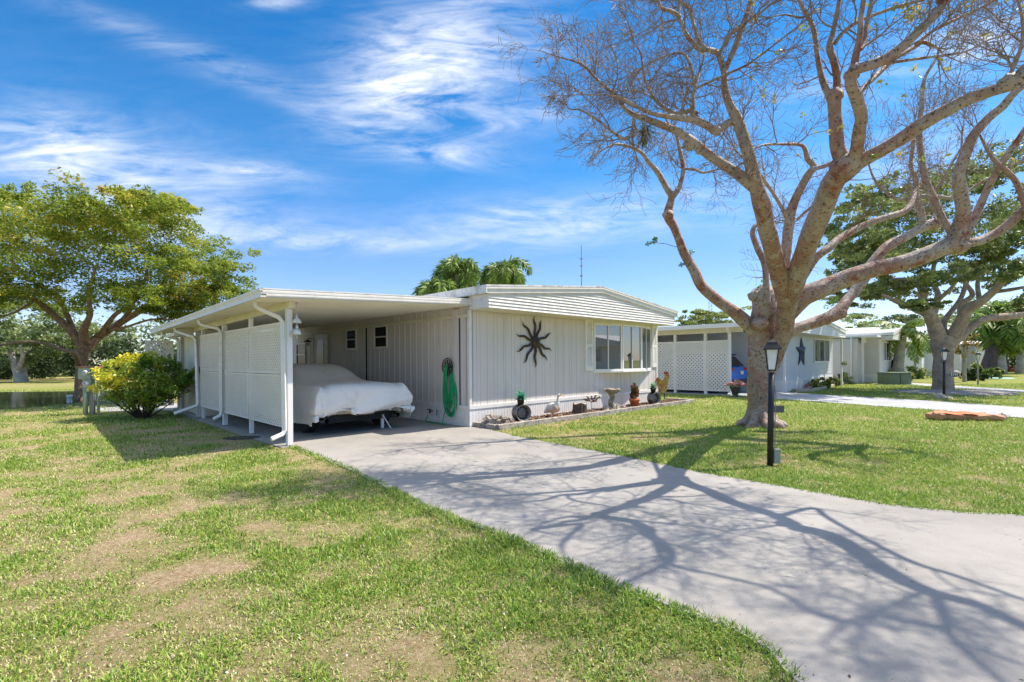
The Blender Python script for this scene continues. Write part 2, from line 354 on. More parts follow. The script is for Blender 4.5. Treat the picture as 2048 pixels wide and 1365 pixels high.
# mulch bed
bm_ = mat('wood_mulch', (.13,.075,.05), .95, .5, 30, bump=1.0, bs=60, c2=(.35,.22,.14), c2at=.58, c2w=.06)
struct(MB().add([tuple(LP(.15,-.03,.055)), tuple(LP(.15,-.70,.055)), tuple(LP(8.72,-.70,.055)), tuple(LP(8.72,-.03,.055))], [(0,1,2,3)]).build('mulch_bed', bm_))
rr = np.random.RandomState(4); nm = 5200
mu = rr.uniform(.2, 8.68, nm); mv = rr.uniform(-.68, -.03, nm)
pb = np.stack([C1.x+U.x*mu+V.x*mv, C1.y+U.y*mu+V.y*mv, .06+rr.rand(nm)*.02], 1)
ang = rr.uniform(0, 6.28, nm); L = rr.uniform(.012, .045, nm); W = rr.uniform(.004, .012, nm)
dv = np.stack([np.cos(ang)*L, np.sin(ang)*L, rr.uniform(-.01, .018, nm)], 1); wv = np.stack([-np.sin(ang)*W, np.cos(ang)*W, rr.uniform(-.006, .008, nm)], 1)
mv4 = np.stack([pb-dv-wv, pb+dv-wv, pb+dv+wv, pb-dv+wv], 1).reshape(-1, 3)
o = npmesh('mulch_chips', mv4, [np.arange(nm*4).reshape(-1, 4)], leafmat('bark_chip', (.09,.045,.03), (.28,.17,.11), (.5,.36,.25), .9, .0), tint=np.repeat(rr.rand(nm), 4)); o['kind'] = 'stuff'; o['label'] = 'brown bark chips scattered over the flower bed'
EM = mat('weathered_edging', (.42,.37,.32), .85, .2, 4, bump=.5, bs=50, c2=(.13,.12,.11), c2at=.55, c2w=.1)
ed = thing('garden_edging', 'low grey weathered timber edging round the narrow mulch bed', 'edging', C1, ROTZ)
for (a, b_) in ((.10,1.28),(1.29,3.55),(3.56,5.9),(5.91,8.85)): MB().box(a, b_, -.80, -.70, -.02, .105).build('edging_board', EM, ed, bevel=.008)
MB().box(.06, .16, -.695, -.02, -.02, .10).build('edging_board', EM, ed, bevel=.008)
MB().box(8.76, 8.85, -.695, .2, -.02, .10).build('edging_board', EM, ed, bevel=.008)

# ================================================================== grass blades
def grass():
    rs = np.random.RandomState(11); P_, S_ = [], []
    for (y0, y1, den, sc_) in ((1.15,2.2,15000,1.0),(2.2,3.6,9500,1.05),(3.6,6,5200,1.25),(6,9.5,2200,1.6),(9.5,15,800,2.2),(15,26,200,3.4)):
        xl, xr = -1.22*y1-.6, 1.22*y1+.6; n = int(den*(y1-y0)*(xr-xl)); x = rs.uniform(xl, xr, n); y = rs.uniform(y0, y1, n)
        k = abs(x) < 1.16*y+.8; P_.append(np.stack([x[k], y[k]], 1)); S_.append(np.full(k.sum(), sc_))
    p = np.concatenate(P_); s = np.concatenate(S_); x, y = p[:, 0], p[:, 1]
    dr = dryness(x, y); clump = fbm(x, y, .16, 21)
    keep = rs.rand(len(x)) < np.clip(1.25-1.1*dr+.5*(clump-.5), .50, 1)
    excl = [[(q.x, q.y) for q in drive], [(q.x, q.y) for q in ndrive], [(q.x, q.y) for q in drive2], [(q.x, q.y) for q in pond],
            [(LP(a, b).x, LP(a, b).y) for a, b in ((.05,-.82),(8.87,-.82),(8.87,.2),(7.9,.2),(7.9,15),(-3.78,15),(-3.78,.3),(0,.3))]]
    for e in excl: keep &= ~inpoly(x, y, e)
    if True:
        ex, ey = [], []
        for (pl, na) in ((drive_edge_left, 1500), (drive_edge_right, 520)):
            gp = [G(*q_) for q_ in pl]
            if na == 520: gp.append(Vector((7.6, 4.15, 0)))
            for a_, b_ in zip(gp[:-1], gp[1:]):
                L_ = (b_-a_).length; m_ = int(L_*(na if max(a_.y, b_.y) < 6 else 330)); t_ = rs.rand(m_); nrm = Vector((-(b_-a_).y, (b_-a_).x, 0)).normalized(); sg = -1 if na == 1500 else 1
                off_ = (rs.rand(m_)**1.6*.12-.040)*(1 if na == 520 else 1)
                nx, ny = nrm.x, nrm.y
                mid = (a_+b_)*.5+nrm*.15
                if inpoly(np.array([mid.x]), np.array([mid.y]), [(q.x, q.y) for q in drive])[0]: nx, ny = -nx, -ny
                off_ += .018*(vnoise(t_*L_+a_.x*7, t_*0+a_.y, .22, 2)-.6)
                ex.append(a_.x+(b_.x-a_.x)*t_+nx*off_); ey.append(a_.y+(b_.y-a_.y)*t_+ny*off_)
        ex = np.concatenate(ex); ey = np.concatenate(ey); x = np.concatenate([x, ex]); y = np.concatenate([y, ey]); keep = np.concatenate([keep, np.ones(len(ex), bool)])
        s = np.concatenate([s, 1+np.clip((ey-2.5)/5, 0, 1.2)]); dr = np.concatenate([dr, .25*dryness(ex, ey)]); clump = np.concatenate([clump, fbm(ex, ey, .16, 21)+.15])
    x, y, s, dr, clump = x[keep], y[keep], s[keep], dr[keep], clump[keep]; n = len(x)
    h = rs.uniform(.022, .062, n)*(.75+.9*clump)*np.sqrt(s)*(1-.62*dr)*.80; w = rs.uniform(.0017, .0040, n)*s**.85
    az = rs.uniform(0, 2*np.pi, n)+(vnoise(x, y, .25, 4)-.5)*2; lean = rs.uniform(.35, 1.5, n); fa = az+rs.uniform(-1, 1, n)
    straw = (rs.rand(n) < (.12+.95*dr)).astype(float)
    lush = np.clip((x-1.8)/2, 0, 1)*(y > 3); h *= np.where(straw > 0, .62, 1); tint = np.clip(.45*rs.rand(n)*(1-.25*lush)+.10*lush+.12*vnoise(x, y, 1.3, 8)+straw*(.40+.25*rs.rand(n)), 0, 1)
    base = np.stack([x, y, np.full(n, -.012)], 1); d = np.stack([np.cos(az), np.sin(az), np.zeros(n)], 1); wd = np.stack([-np.sin(fa), np.cos(fa), np.zeros(n)], 1)*w[:, None]
    up = np.array([0, 0, 1.0]); s1 = np.sin(lean*.55)[:, None]; c1 = np.cos(lean*.55)[:, None]; s2 = np.sin(lean*1.25)[:, None]; c2 = np.cos(lean*1.25)[:, None]; hh = h[:, None]
    m1 = base+(d*s1+up*c1)*hh*.55; tp = m1+(d*s2+up*c2)*hh*.55
    v = np.stack([base-wd, base+wd, m1+wd*.9, m1-wd*.9, tp], 1).reshape(-1, 3)
    k = np.arange(n)[:, None]*5; q = k+np.array([[0,1,2,3]]); t = k+np.array([[3,2,4]])
    gm = leafmat('lawn_blade', (.08,.16,.02), (.43,.47,.11), (.72,.62,.40), .45, .3)
    e = gm.node_tree.nodes['Color Ramp'].color_ramp.elements; e[1].position = .48; k2 = e.new(.72); k2.color = (.58,.53,.26,1); k3 = e.new(.25); k3.color = (.21,.37,.035,1)
    o = npmesh('grass', v, [q, t], gm, tint=np.repeat(tint, 5)); o['kind'] = 'stuff'; o['label'] = 'coarse green lawn grass with dry straw coloured patches'
    # pale fallen flower litter and dead leaves
    m = 1300; yy = rs.uniform(1.3, 12, m); xx = rs.uniform(-1.15, 1.15, m)*yy
    on = ~inpoly(xx, yy, excl[0]) & ~inpoly(xx, yy, excl[4]) & (fbm(xx, yy, .7, 31) > .5); xx, yy = xx[on], yy[on]; m = len(xx)
    a = rs.uniform(0, 6.28, m); r = rs.uniform(.003, .010, m); c = np.stack([xx, yy, rs.uniform(.012, .035, m)], 1)
    e1 = np.stack([np.cos(a)*r, np.sin(a)*r, rs.uniform(-.5, .5, m)*r], 1); e2 = np.stack([-np.sin(a)*r*.6, np.cos(a)*r*.6, rs.uniform(-.5, .5, m)*r], 1)
    v = np.stack([c-e1, c-e2, c+e1, c+e2], 1).reshape(-1, 3)
    o = npmesh('leaf_litter', v, [np.arange(m*4).reshape(-1, 4)], leafmat('litter', (.75,.72,.66), (.62,.52,.36), (.42,.17,.06), .7, .2), tint=np.repeat(rs.rand(m), 4)); o['kind'] = 'stuff'; o['label'] = 'small pale petals and dead leaves lying in the lawn'
grass()
rs_ = np.random.RandomState(3); m = 420; yy = rs_.uniform(1.6, 9, m); xx = rs_.uniform(-.5, 1.1, m)*yy
on = inpoly(xx, yy, [(q.x, q.y) for q in drive]); xx, yy = xx[on], yy[on]; m = len(xx); a = rs_.uniform(0, 6.28, m); r = rs_.uniform(.003, .011, m)*(.6+.8*rs_.rand(m)); c = np.stack([xx, yy, rs_.uniform(.0075, .011, m)], 1)
e1 = np.stack([np.cos(a)*r, np.sin(a)*r, 0*a+.0008], 1); e2 = np.stack([-np.sin(a)*r*.45, np.cos(a)*r*.45, 0*a], 1)
o = npmesh('drive_litter', np.stack([c-e1, c-e2, c+e1, c+e2], 1).reshape(-1, 3), [np.arange(m*4).reshape(-1, 4)], leafmat('drive_crumb', (.05,.04,.03), (.16,.12,.08), (.5,.42,.28), .8, .0), tint=np.repeat(rs_.rand(m), 4)); o['kind'] = 'stuff'; o['label'] = 'dark crumbs and bits of dry leaf scattered on the driveway'

# ================================================================== wall helpers (house-local u, v, z)
def clip_poly(poly, f):
    out = []; n = len(poly)
    for i in range(n):
        a, b = poly[i], poly[(i+1) % n]; fa, fb = f(a), f(b)
        if fa >= 0: out.append(a)
        if (fa >= 0) != (fb >= 0): t = fa/(fa-fb); out.append((a[0]+(b[0]-a[0])*t, a[1]+(b[1]-a[1])*t))
    return out
def laps(mb, poly, h, put, t=.016, z0=None):
    """horizontal lap boards filling a convex (s, z) polygon; put(s, z, out) -> point"""
    zs = [p[1] for p in poly]; z = z0 if z0 is not None else min(zs)
    while z < max(zs)-1e-4:
        q = clip_poly(poly, lambda p: p[1]-z); q = clip_poly(q, lambda p: z+h-p[1]) if len(q) > 2 else q
        if len(q) > 2:
            n = len(q); fr = [put(s, zz, t*(1-(zz-z)/h)+.003) for s, zz in q]; bk = [put(s, zz, -.006) for s, zz in q]
            mb.add(fr+bk, [tuple(range(n))]+[(i, n+i, n+(i+1) % n, (i+1) % n) for i in range(n)])
        z += h
def grooved(s0, s1, pat, depth, gw, th):
    """cross-section (s, out) of a wall with grooves (depth>0) or ribs (depth<0)"""
    pts = [(s0, 0)]; s = s0; i = 0
    while True:
        s += pat[i % len(pat)]; i += 1
        if s > s1-gw: break
        pts += [(s-gw/2, 0), (s-gw/4, -depth), (s+gw/4, -depth), (s+gw/2, 0)]
    return pts+[(s1, 0), (s1, -th), (s0, -th)]
def window(parent, s0, s1, z0, z1, face, off, split='h', name='window', label=None, glass=None, fw=.045, n=2, fm=None):
    """face(s, out, z) -> local point. frame + panes + mullion"""
    def bx(mb, a, b, c, d, o0, o1):
        vs = [face(a,o0,c), face(b,o0,c), face(b,o1,c), face(a,o1,c), face(a,o0,d), face(b,o0,d), face(b,o1,d), face(a,o1,d)]
        mb.add(vs, [(3,2,1,0),(4,5,6,7),(0,1,5,4),(1,2,6,5),(2,3,7,6),(3,0,4,7)])
    f = MB(); o0, o1 = off, off+.035
    bx(f, s0, s1, z0, z0+fw, o0, o1); bx(f, s0, s1, z1-fw, z1, o0, o1); bx(f, s0, s0+fw, z0+fw, z1-fw, o0, o1); bx(f, s1-fw, s1, z0+fw, z1-fw, o0, o1)
    fr = f.build(name, fm or WHITE2, parent, bevel=.003)
    if label: fr['label'] = label
    g = MB()
    for i in range(n):
        if split == 'h': a, b, c, d = s0+fw, s1-fw, z0+fw+(z1-z0-2*fw)*i/n, z0+fw+(z1-z0-2*fw)*(i+1)/n
        else: a, b, c, d = s0+fw+(s1-s0-2*fw)*i/n, s0+fw+(s1-s0-2*fw)*(i+1)/n, z0+fw, z1-fw
        g = MB(); bx(g, a+.002, b-.002, c+.002, d-.002, off-.01+i*.004, off+.006+i*.004); g.build('pane', glass or GLASS, fr)
        if i:
            k = MB()
            if split == 'h': bx(k, s0+fw, s1-fw, c-.014, c+.014, o0+.004, o1-.004)
            else: bx(k, a-.012, a+.012, z0+fw, z1-fw, o0+.004, o1-.004)
            k.build('glazing_bar', fm or WHITE2, fr)
    return fr

# ================================================================== the mobile home
H = thing('mobile_home', 'white single storey mobile home with bow window and low pitched roof, nearest house', 'house', C1, ROTZ)
ZR = lambda u: 2.93+.38*(1-abs(u-3.92)/3.92)
b = MB(); b.prism(grooved(0, HX, [.2,.1,.2,.2,.1,.2,.05], .009, .014, .12), 2, .40, 2.50); b.v = [(x, -y, z) for x, y, z in b.v]; b.build('front_wall', WALLM, H)
b = MB(); pr = grooved(.0, 14.6, [.25], -.009, .03, .1); b.prism([(-o_, s_) for s_, o_ in pr], 2, .40, 2.62); b.build('side_wall', WALLM, H)
MB().box(HX-.1, HX, .1, 14.6, .40, 2.62).build('far_side_wall', WALLM, H); MB().box(0.1, HX-.1, 14.5, 14.6, .0, 2.62).build('rear_wall', WALLM, H)
b = MB(); b.prism(grooved(-.02, HX+.02, [.085], .006, .012, .03), 2, .0, .375); b.v = [(x, -y-.02, z) for x, y, z in b.v]
b.box(-.03, HX+.03, -.035, .0, .375, .45); b.box(-.03, HX+.03, -.032, -.022, .0, .06); b.build('front_skirting', SKIRTM, H)
b = MB(); pr = grooved(.02, 14.6, [.085], .006, .012, .03); b.prism([(-o_-.02, s_) for s_, o_ in pr], 2, .0, .375); b.box(-.035, 0, .001, 14.6, .375, .45); b.box(-.032, -.022, .02, 14.6, 0, .06); b.build('side_skirting', SKIRTM, H)
MB().box(-.022, .05, -.022, .05, .452, 2.488).build('corner_trim', WHITE, H)
MB().box(HX-.05, HX+.02, -.022, .05, .452, 2.488).build('corner_trim', WHITE, H)
b = MB(); laps(b, [(0, 2.49), (HX+.03, 2.49), (HX+.03, 2.775), (3.92, 3.15), (0, 2.775)], .068, lambda s, z, o: (s, -.60-o, z), .026); b.build('gable_siding', WHITE, H)
MB().box(-.004, HX+.034, -.598, -.02, 2.484, 2.50).build('soffit', CREAM, H)
MB().box(-.006, .02, -.60, -.002, 2.50, 2.765).build('gable_end_return', WHITE, H); MB().box(HX+.01, HX+.036, -.60, -.002, 2.50, 2.765).build('gable_end_return', WHITE, H)
b = MB(); b.prism([(-.12,2.90),(3.92,3.28),(7.97,2.90),(7.97,2.935),(3.92,3.315),(-.12,2.935)], 1, -.685, 14.7)
RM = mat('mildewed_roof_metal', (.72,.70,.66), .5, .08, 1.5, c2=(.30,.27,.25), c2at=.56, c2w=.10, scl=(1,1,1)); b.build('roof', RM, H)
for nm_, d0, d1, v0, v1 in (('upper_fascia', .005, .075, -.68, -.60), ('lower_fascia', .075, .165, -.655, -.60)):
    b = MB(); b.prism([(-.10,2.93-d1),(3.92,3.31-d1),(7.95,2.93-d1),(7.95,2.93-d0),(3.92,3.31-d0),(-.10,2.93-d0)], 1, v0, v1); b.build(nm_, WHITE, H)
MB().box(-.12, -.09, -.679, 14.7, 2.765, 2.899).build('side_fascia', RM, H); MB().box(7.94, 7.97, -.679, 14.7, 2.765, 2.899).build('side_fascia', WHITE, H)
MB().box(-.09, 0, -.55, 14.6, 2.768, 2.78).build('side_soffit', CREAM, H)
# side wall details
MB().box(-.032, 0, .01, 14.5, 2.33, 2.40).build('wall_trim', CREAM, H)
v0, _ = SD(919, 700); v1, _ = SD(909, 700); MB().box(-.05, 0, v0, v1, .45, 2.52).build('wall_trim', WALLM, H)
MB().box(-.014, .0, v0-.03, v0-.008, .45, 2.33).build('wall_gap', DARK, H)
v0, _ = SD(733.5, 700); MB().box(-.03, 0, v0+.03, v0+.16, .45, 2.33).build('wall_trim', WALLM, H); MB().box(-.016, 0, v0-.02, v0+.03, .45, 2.33).build('wall_gap', DARK, H)
sf = lambda s, o, z: (-o, s, z)
DG = glassmat('dark_window_glass', (.012,.012,.011), 1.25, .12)  # near-black glass with weak, slightly blurred reflections
for (xa, xb, ya, yb) in ((776.5,749.5,649.5,697),(714.5,693.5,657.5,700)):
    va, z1 = SD(xa, ya); vb, _ = SD(xb, ya); _, z0 = SD(xa, yb); window(H, va, vb, z0, z1, sf, .008, 'h', glass=DG, fw=.05)
va, _ = SD(612, 680); vb, _ = SD(594, 680); window(H, va, vb, 1.25, 2.05, sf, .008, 'h', glass=DG)
va, _ = SD(656, 680); vb, _ = SD(634, 680); zt = 2.28
d_ = MB().box(-.05, -.006, va, vb, .45, zt).build('side_door', WHITE, H)
MB().box(-.06, -.052, va+.2, vb-.14, .95, 2.1).build('door_glass', DG, d_); MB().box(-.08, -.052, vb+.02-.12, vb-.06, 1.2, 1.32).build('door_handle', BLACKM, d_)
# shutters
def shutter(s0, s1, z0, z1):
    b = MB(); b.box(s0, s1, -.012, -.0, z0, z1); w = s1-s0; fw = w*.2
    for a, c in ((s0, s0+fw), (s1-fw, s1)): b.box(a, c, -.035, -.012, z0, z1)
    zm = (z0+z1)/2
    for a, c in ((z0, z0+.12), (z1-.07, z1), (zm-.04, zm+.04)): b.box(s0+fw, s1-fw, -.034, -.012, a, c)
    for a, c in ((z0+.12, zm-.04), (zm+.04, z1-.07)):
        k = int((c-a)/.033)
        for i in range(k):
            z = a+(c-a)*i/k; b.add([(s0+fw,-.013,z+.032),(s1-fw,-.013,z+.032),(s1-fw,-.031,z+.004),(s0+fw,-.031,z+.004),(s1-fw,-.013,z),(s0+fw,-.013,z)], [(3,2,1,0),(5,4,2,3)])
    return b.build('shutter', WHITE, H)
u0, zt = FR(1168.6, 640); u1, zb = FR(1187.5, 740); shutter(u0+.01, u1-.05, zb-.02, zt)
u2, zt2 = FR(1301, 652); shutter(u2+.05, HX-.03, zb+.03, zt)
# bow window
BZ0, BZ1 = 1.10, 2.42
bw = [(u1+.0, 0.0), (5.42, -.27), (6.47, -.27), (u2+.02, 0.0)]
WG = glassmat('bow_window_glass', (.05,.055,.06), 2.6, .012)
for i in range(3):
    p, q = bw[i], bw[i+1]; d = Vector((q[0]-p[0], q[1]-p[1])); Ln = d.length; d.normalize(); nrm = Vector((d.y, -d.x))
    window(H, .01, Ln-.01, BZ0, BZ1, (lambda s, o, z, p=p, d=d, nrm=nrm: (p[0]+d.x*s+nrm.x*o, p[1]+d.y*s+nrm.y*o, z)), -.02, 'v', 'bow_window', glass=WG, fw=.05)
b = MB(); b.prism([(bw[0][0]-.02, .0), (bw[1][0]-.02, -.33), (bw[2][0]+.02, -.33), (bw[3][0]+.02, .0)], 2, BZ0-.045, BZ0); b.build('window_sill', WHITE2, H)
b = MB(); b.prism([(bw[0][0]-.02, .0), (bw[1][0]-.02, -.31), (bw[2][0]+.02, -.31), (bw[3][0]+.02, .0)], 2, BZ1, 2.483); b.build('window_header', CREAM, H)
CUR = mat('pale_curtain', (.55,.56,.56), .9, .1, 3, scl=(12,12,.5), bump=.3, bs=4)
# tap on skirting
v0, z0 = SD(868, 822); b = MB(); b.tube([(-.02,v0,z0),(-.13,v0,z0)], .012); b.tube([(-.12,v0-.01,z0+.05),(-.12,v0,z0-.05)], .018); b.box(-.16,-.1,v0-.01,v0+.05,z0+.03,z0+.05)
b.build('outdoor_tap', BLACKM, H)
b = MB(); b.tube([(-.04,v0-.16,z0+.05),(-.04,v0-.15,z0-.09)], .008); b.tube([(-.04,v0-.16,z0+.05),(-.07,v0-.25,z0-.02),(-.05,v0-.16,z0-.1)], .006); b.build('pipe_bracket', mat('grey_galvanised', (.35,.35,.36), .4, .1, metal=.8), H)

# ================================================================== carport
K = thing('carport', 'white flat roofed carport attached to the left side of the nearest house', 'carport', C1, ROTZ)
def zc(u, v): return 2.579+.0447*u+.0039*u*max(v, 0)
def shear(mb, k=0): mb.v = mb.v[:k]+[(x, y, z+zc(x, y)) for x, y, z in mb.v[k:]]; return mb
b = MB()
nseg = 62
for i in range(nseg):
    a = -.0+i*9.33/nseg; c = a+9.33/nseg
    b.prism([(a, 0), (a+.012, -.018), (a+.03, -.018), (a+.042, 0), (c, 0), (c, .05), (a, .05)], 0, -4.08, -.03)
CEIL = mat('off_white_carport_ceiling', (.74,.70,.63), .55, .06, 1.5); shear(b).build('carport_roof', CEIL, K)  # warm off-white base colour of the ceiling panels
b = MB(); b.box(-4.12, -.005, -.06, 9.36, .053, .137); shear(b).build('roof_deck', WHITE, K)
b = MB(); b.prism([(-.075,0),(-.062,0),(-.062,.137),(-.085,.137),(-.085,.118),(-.072,.112),(-.085,.10),(-.085,.066),(-.072,.06),(-.085,.05),(-.085,.022),(-.072,.016)], 0, -4.15, -.005)
shear(b).build('front_fascia', WHITE, K)
b = MB(); b.prism([(-4.155,-.002),(-4.07,-.002),(-4.07,.06),(-4.122,.06),(-4.122,.137),(-4.16,.137),(-4.165,.11),(-4.145,.07)], 1, -.085, 9.37); shear(b).build('gutter', WHITE, K)
UP = -3.556
b = MB(); b.box(UP-.045, UP+.045, .286, 9.2, -.125, -.006); shear(b).build('beam', CREAM, K)
MB().box(-.03, .0-.0, .0, 9.3, 2.44, 2.5)
posts = [.42, 2.38, 4.2, 6.1]
for i, v in enumerate(posts):
    w = .045 if i in (0, 2) else .035
    b = MB(); b.box(UP-w, UP+w, v-w, v+w, .012, zc(UP, v)-.126); b.build('post', WHITE2, K, bevel=.004)
for s_ in (-.02, .02): pass
b = MB()
for zz in (2.345, 2.385): b.tube([(UP, .28, zz-.0), (UP, .283, zz)], .008)
# lattice
def lattice(pa, s0, s1, z0, z1, pitch, sw, put, name='lattice_panel', frame=.03, th=.004, label=None, m=None, bend=None):
    b = MB(); w, h = s1-s0, z1-z0
    for sgn, off in ((1, 0), (-1, th)):
        k = -h
        while k < w+h:
            q = [(k, 0), (k+sw*1.414, 0), (k+sw*1.414+h, h), (k+h, h)]
            if sgn < 0: q = [(w-x, y) for x, y in q][::-1]
            q = clip_poly(q, lambda p: p[0]); q = clip_poly(q, lambda p: w-p[0]) if len(q) > 2 else q
            bands = [q]
            if bend and len(q) > 2:
                bands = []
                for bi in range(14):
                    q2 = clip_poly(q, lambda p: p[1]-h*bi/14); q2 = clip_poly(q2, lambda p: h*(bi+1)/14-p[1]) if len(q2) > 2 else q2
                    bands.append(q2)
            for q in bands:
              if len(q) > 2:
                n = len(q); f = [(s0+x, z0+y, off+th) for x, y in q]; g = [(s0+x, z0+y, off) for x, y in q]
                b.add(f+g, [tuple(range(n)), tuple(range(n, 2*n))[::-1]]+[(i, n+i, n+(i+1) % n, (i+1) % n) for i in range(n)])
            k += pitch*1.414
    for a, c, d, e in ((s0, s1, z0, z0+frame), (s0, s1, z1-frame, z1), (s0, s0+frame, z0+frame, z1-frame), (s1-frame, s1, z0+frame, z1-frame)):
        seg = 6
        for i in range(seg):
            if e-d > c-a: A_, B_, D_, E_ = a, c, d+(e-d)*i/seg, d+(e-d)*(i+1)/seg
            else: A_, B_, D_, E_ = a+(c-a)*i/seg, a+(c-a)*(i+1)/seg, d, e
            b.add([(A_,D_,-.002),(B_,D_,-.002),(B_,E_,-.002),(A_,E_,-.002),(A_,D_,.014),(B_,D_,.014),(B_,E_,.014),(A_,E_,.014)], [(3,2,1,0),(4,5,6,7),(0,1,5,4),(1,2,6,5),(2,3,7,6),(3,0,4,7)])
    b.v = [put(*(bend(*p) if bend else p)) for p in b.v]
    o = b.build(name, m or LATM, pa)
    if label: o['label'] = label
    return o
LATM = mat('cream_vinyl_lattice', (.77,.70,.63), .5, .04, 3)
kp = lambda s, z, o: (UP-.05-o, s, z)
def bend(s, z, o):
    t = max(0, (s-1.75)/.62)**2; k = math.sin(min(1, max(0, (z-.3)/.85))*math.pi)
    return (s-.14*t*k, z, o+.045*t*k)
dz = lambda v: zc(UP, v)-zc(UP, .42)
for i in range(3):
    a, c = posts[i]+.0+(.09 if i == 0 else .012), posts[i+1]-.012+.02
    top = 2.08+.0*dz(a); zb_ = .30 if i < 2 else .31
    lattice(K, a, c, 1.20, top,   .066, .040, kp)
    lattice(K, a, c, zb_, 1.19,   .066, .040, kp, bend=bend if i == 0 else None, label='lower lattice panel bowed out along one edge' if i == 0 else None)
# downspouts
def spout(pts, r=.045, fl=True):
    b = MB(); b.tube([Vector(p) for p in pts], r, 4, True); return b.build('downspout', WHITE, K, bevel=.006)
def SDp(px, py, u): v, z = SD(px, py, u); return (u, v, z)
q = UP-.115
def sp(top, elbow, foot, out):
    t = SDp(*top, -4.03); e = SDp(*elbow, q); f = SDp(*foot, q); z0 = zc(-4.03, t[1])-.002
    t = (-4.03, t[1], z0); o_ = out
    spout([t, (t[0]+.01, t[1], t[2]-.07), (t[0]+.05, t[1]+(e[1]-t[1])*.1, t[2]-.11), (e[0]-.05, e[1]-(e[1]-t[1])*.1, e[2]+.05), (e[0], e[1], e[2]-.03), (f[0], f[1], f[2]+.06), (f[0]-.03, f[1]+(o_[1])*.25, f[2]), (f[0]+o_[0], f[1]+o_[1], f[2]+o_[2])])
sp((511,600),(565,641),(569,868),(-.22,-.04,-.06)); sp((398,638),(442,662),(442.5,832),(-.16,-.02,-.06))
sp((350,656),(392,678),(396,812),(-.5,.0,-.16)); sp((324,667),(357,682),(358,818),(-.12,0,-.05))
# storage shed under the far end of the carport
S = thing('storage_shed', 'cream panelled storage shed at the far end of the carport', 'shed', C1, ROTZ)
va, _ = SD(379, 700, UP); vb = 9.15
b = MB(); pr = grooved(6.55, vb, [.4], -.006, .03, .08); b.prism([(UP+.02-o_, s_) for s_, o_ in pr], 2, .06, 2.12); b.build('shed_wall', CREAM, S)
MB().box(UP+.11, -1.35, 6.55, 6.62, .02, 2.25).build('shed_front_wall', CREAM, S); MB().box(-1.40, -1.35, 6.63, 9.3, .02, 2.3).build('shed_inner_wall', CREAM, S)
MB().box(UP-.05, UP+.08, 6.56, 6.66, .0, 2.19).build('shed_corner_post', WALLM, S)
MB().box(UP-.05, UP+.1, 8.36, 8.46, .0, 2.15).build('shed_corner_post', WALLM, S)
MB().box(UP-.10, UP-.01, 6.6, 9.2, 0, .055).build('shed_kerb', CM2, S)
lattice(S, UP-.75, UP-.07, .15, 2.05, .09, .05, lambda s, z, o: (s, 9.25-o, z))
b = MB(); b.box(-4.02, UP-.055, 6.9, 7.95, -.20, -.12); b.box(-4.02, UP-.055, 6.9, 6.93, -.12, -.02); shear(b).build('soffit_box', CREAM, S)

# ---------------------------------------------------------------- hose and reel
v0, z0 = SD(899, 734, -.06); REEL = thing('hose_hanger', 'round black cast iron hose hanger fixed to the house wall', 'hose hanger', tuple(LP(-.02, v0, z0)), ROTZ)
b = MB(); r0 = .185
def ring(mb, c, r, t, n=28, a0=0, a1=2*math.pi, ax='v'):
    pts = []
    for i in range(n+1):
        a = a0+(a1-a0)*i/n; pts.append((c[0], c[1]+r*math.cos(a), c[2]+r*math.sin(a)))
    mb.tube(pts, t, 6)
ring(b, (-.1,0,0), r0, .012); ring(b, (-.1,0,0), .05, .009)
for i in range(8):
    a = i*math.pi/4; c, s = math.cos(a), math.sin(a); b.tube([(-.1,.05*c,.05*s),(-.1,r0*c,r0*s)], .008, 5); ring(b, (-.1,.115*math.cos(a+.39),.115*math.sin(a+.39)), .034, .008, 12)
b.tube([(-.0,0,0),(-.1,0,0)], .03); b.box(-.1,-.01,-.09,.09,-.03,.01); b.build('face_plate', BLACKM, REEL, smooth=False)
HM = mat('green_rubber_hose', (.01,.34,.12), .35, .15, 6)
b = MB(); rs = random.Random(5)
def hl(dy, w, ztop, zbot, x, ph):
    pts = []
    for i in range(29):
        t = 2*math.pi*i/28; s = math.sin(t/2)**.7 if True else 0
        z = ztop+(zbot-ztop)*(1-math.cos(t))/2; y = dy+w*math.sin(t)*(.5+.7*(1-math.cos(t))/2)+ph*(1-math.cos(t))*.5
        pts.append((x-.02*math.sin(t*2), y, z))
    b.tube(pts, .0135, 6, False)
for i in range(13):
    hl(rs.uniform(-.03,.03), rs.uniform(.10,.30), .05-rs.random()*.03, -rs.uniform(.70,1.10), -.03-.014*(i % 6), rs.uniform(-.12,.08))
tap = loc(Vector((0,0,0))+LP(0,0,0)); tv, tz = SD(866, 828); 
b.tube(crom([(-.06,.05,-.6),(-.08,.08,-.85),(-.12,.15,-z0+.10),(-.16,.1,-z0+.03),(-.2,-.05,-z0+.027),(-.2,.2,-z0+.027),(-.16,.75,-z0+.028),(-.14,tv-v0+.02,-z0+.10),(-.13,tv-v0,tz-z0-.03)], 5), .0115, 6)
HOSE = tag(b.build('garden_hose', HM, None, True), 'coiled green garden hose hanging from the black wall hanger', 'hose'); HOSE.location = REEL.location; HOSE.rotation_euler = (0, 0, ROTZ)

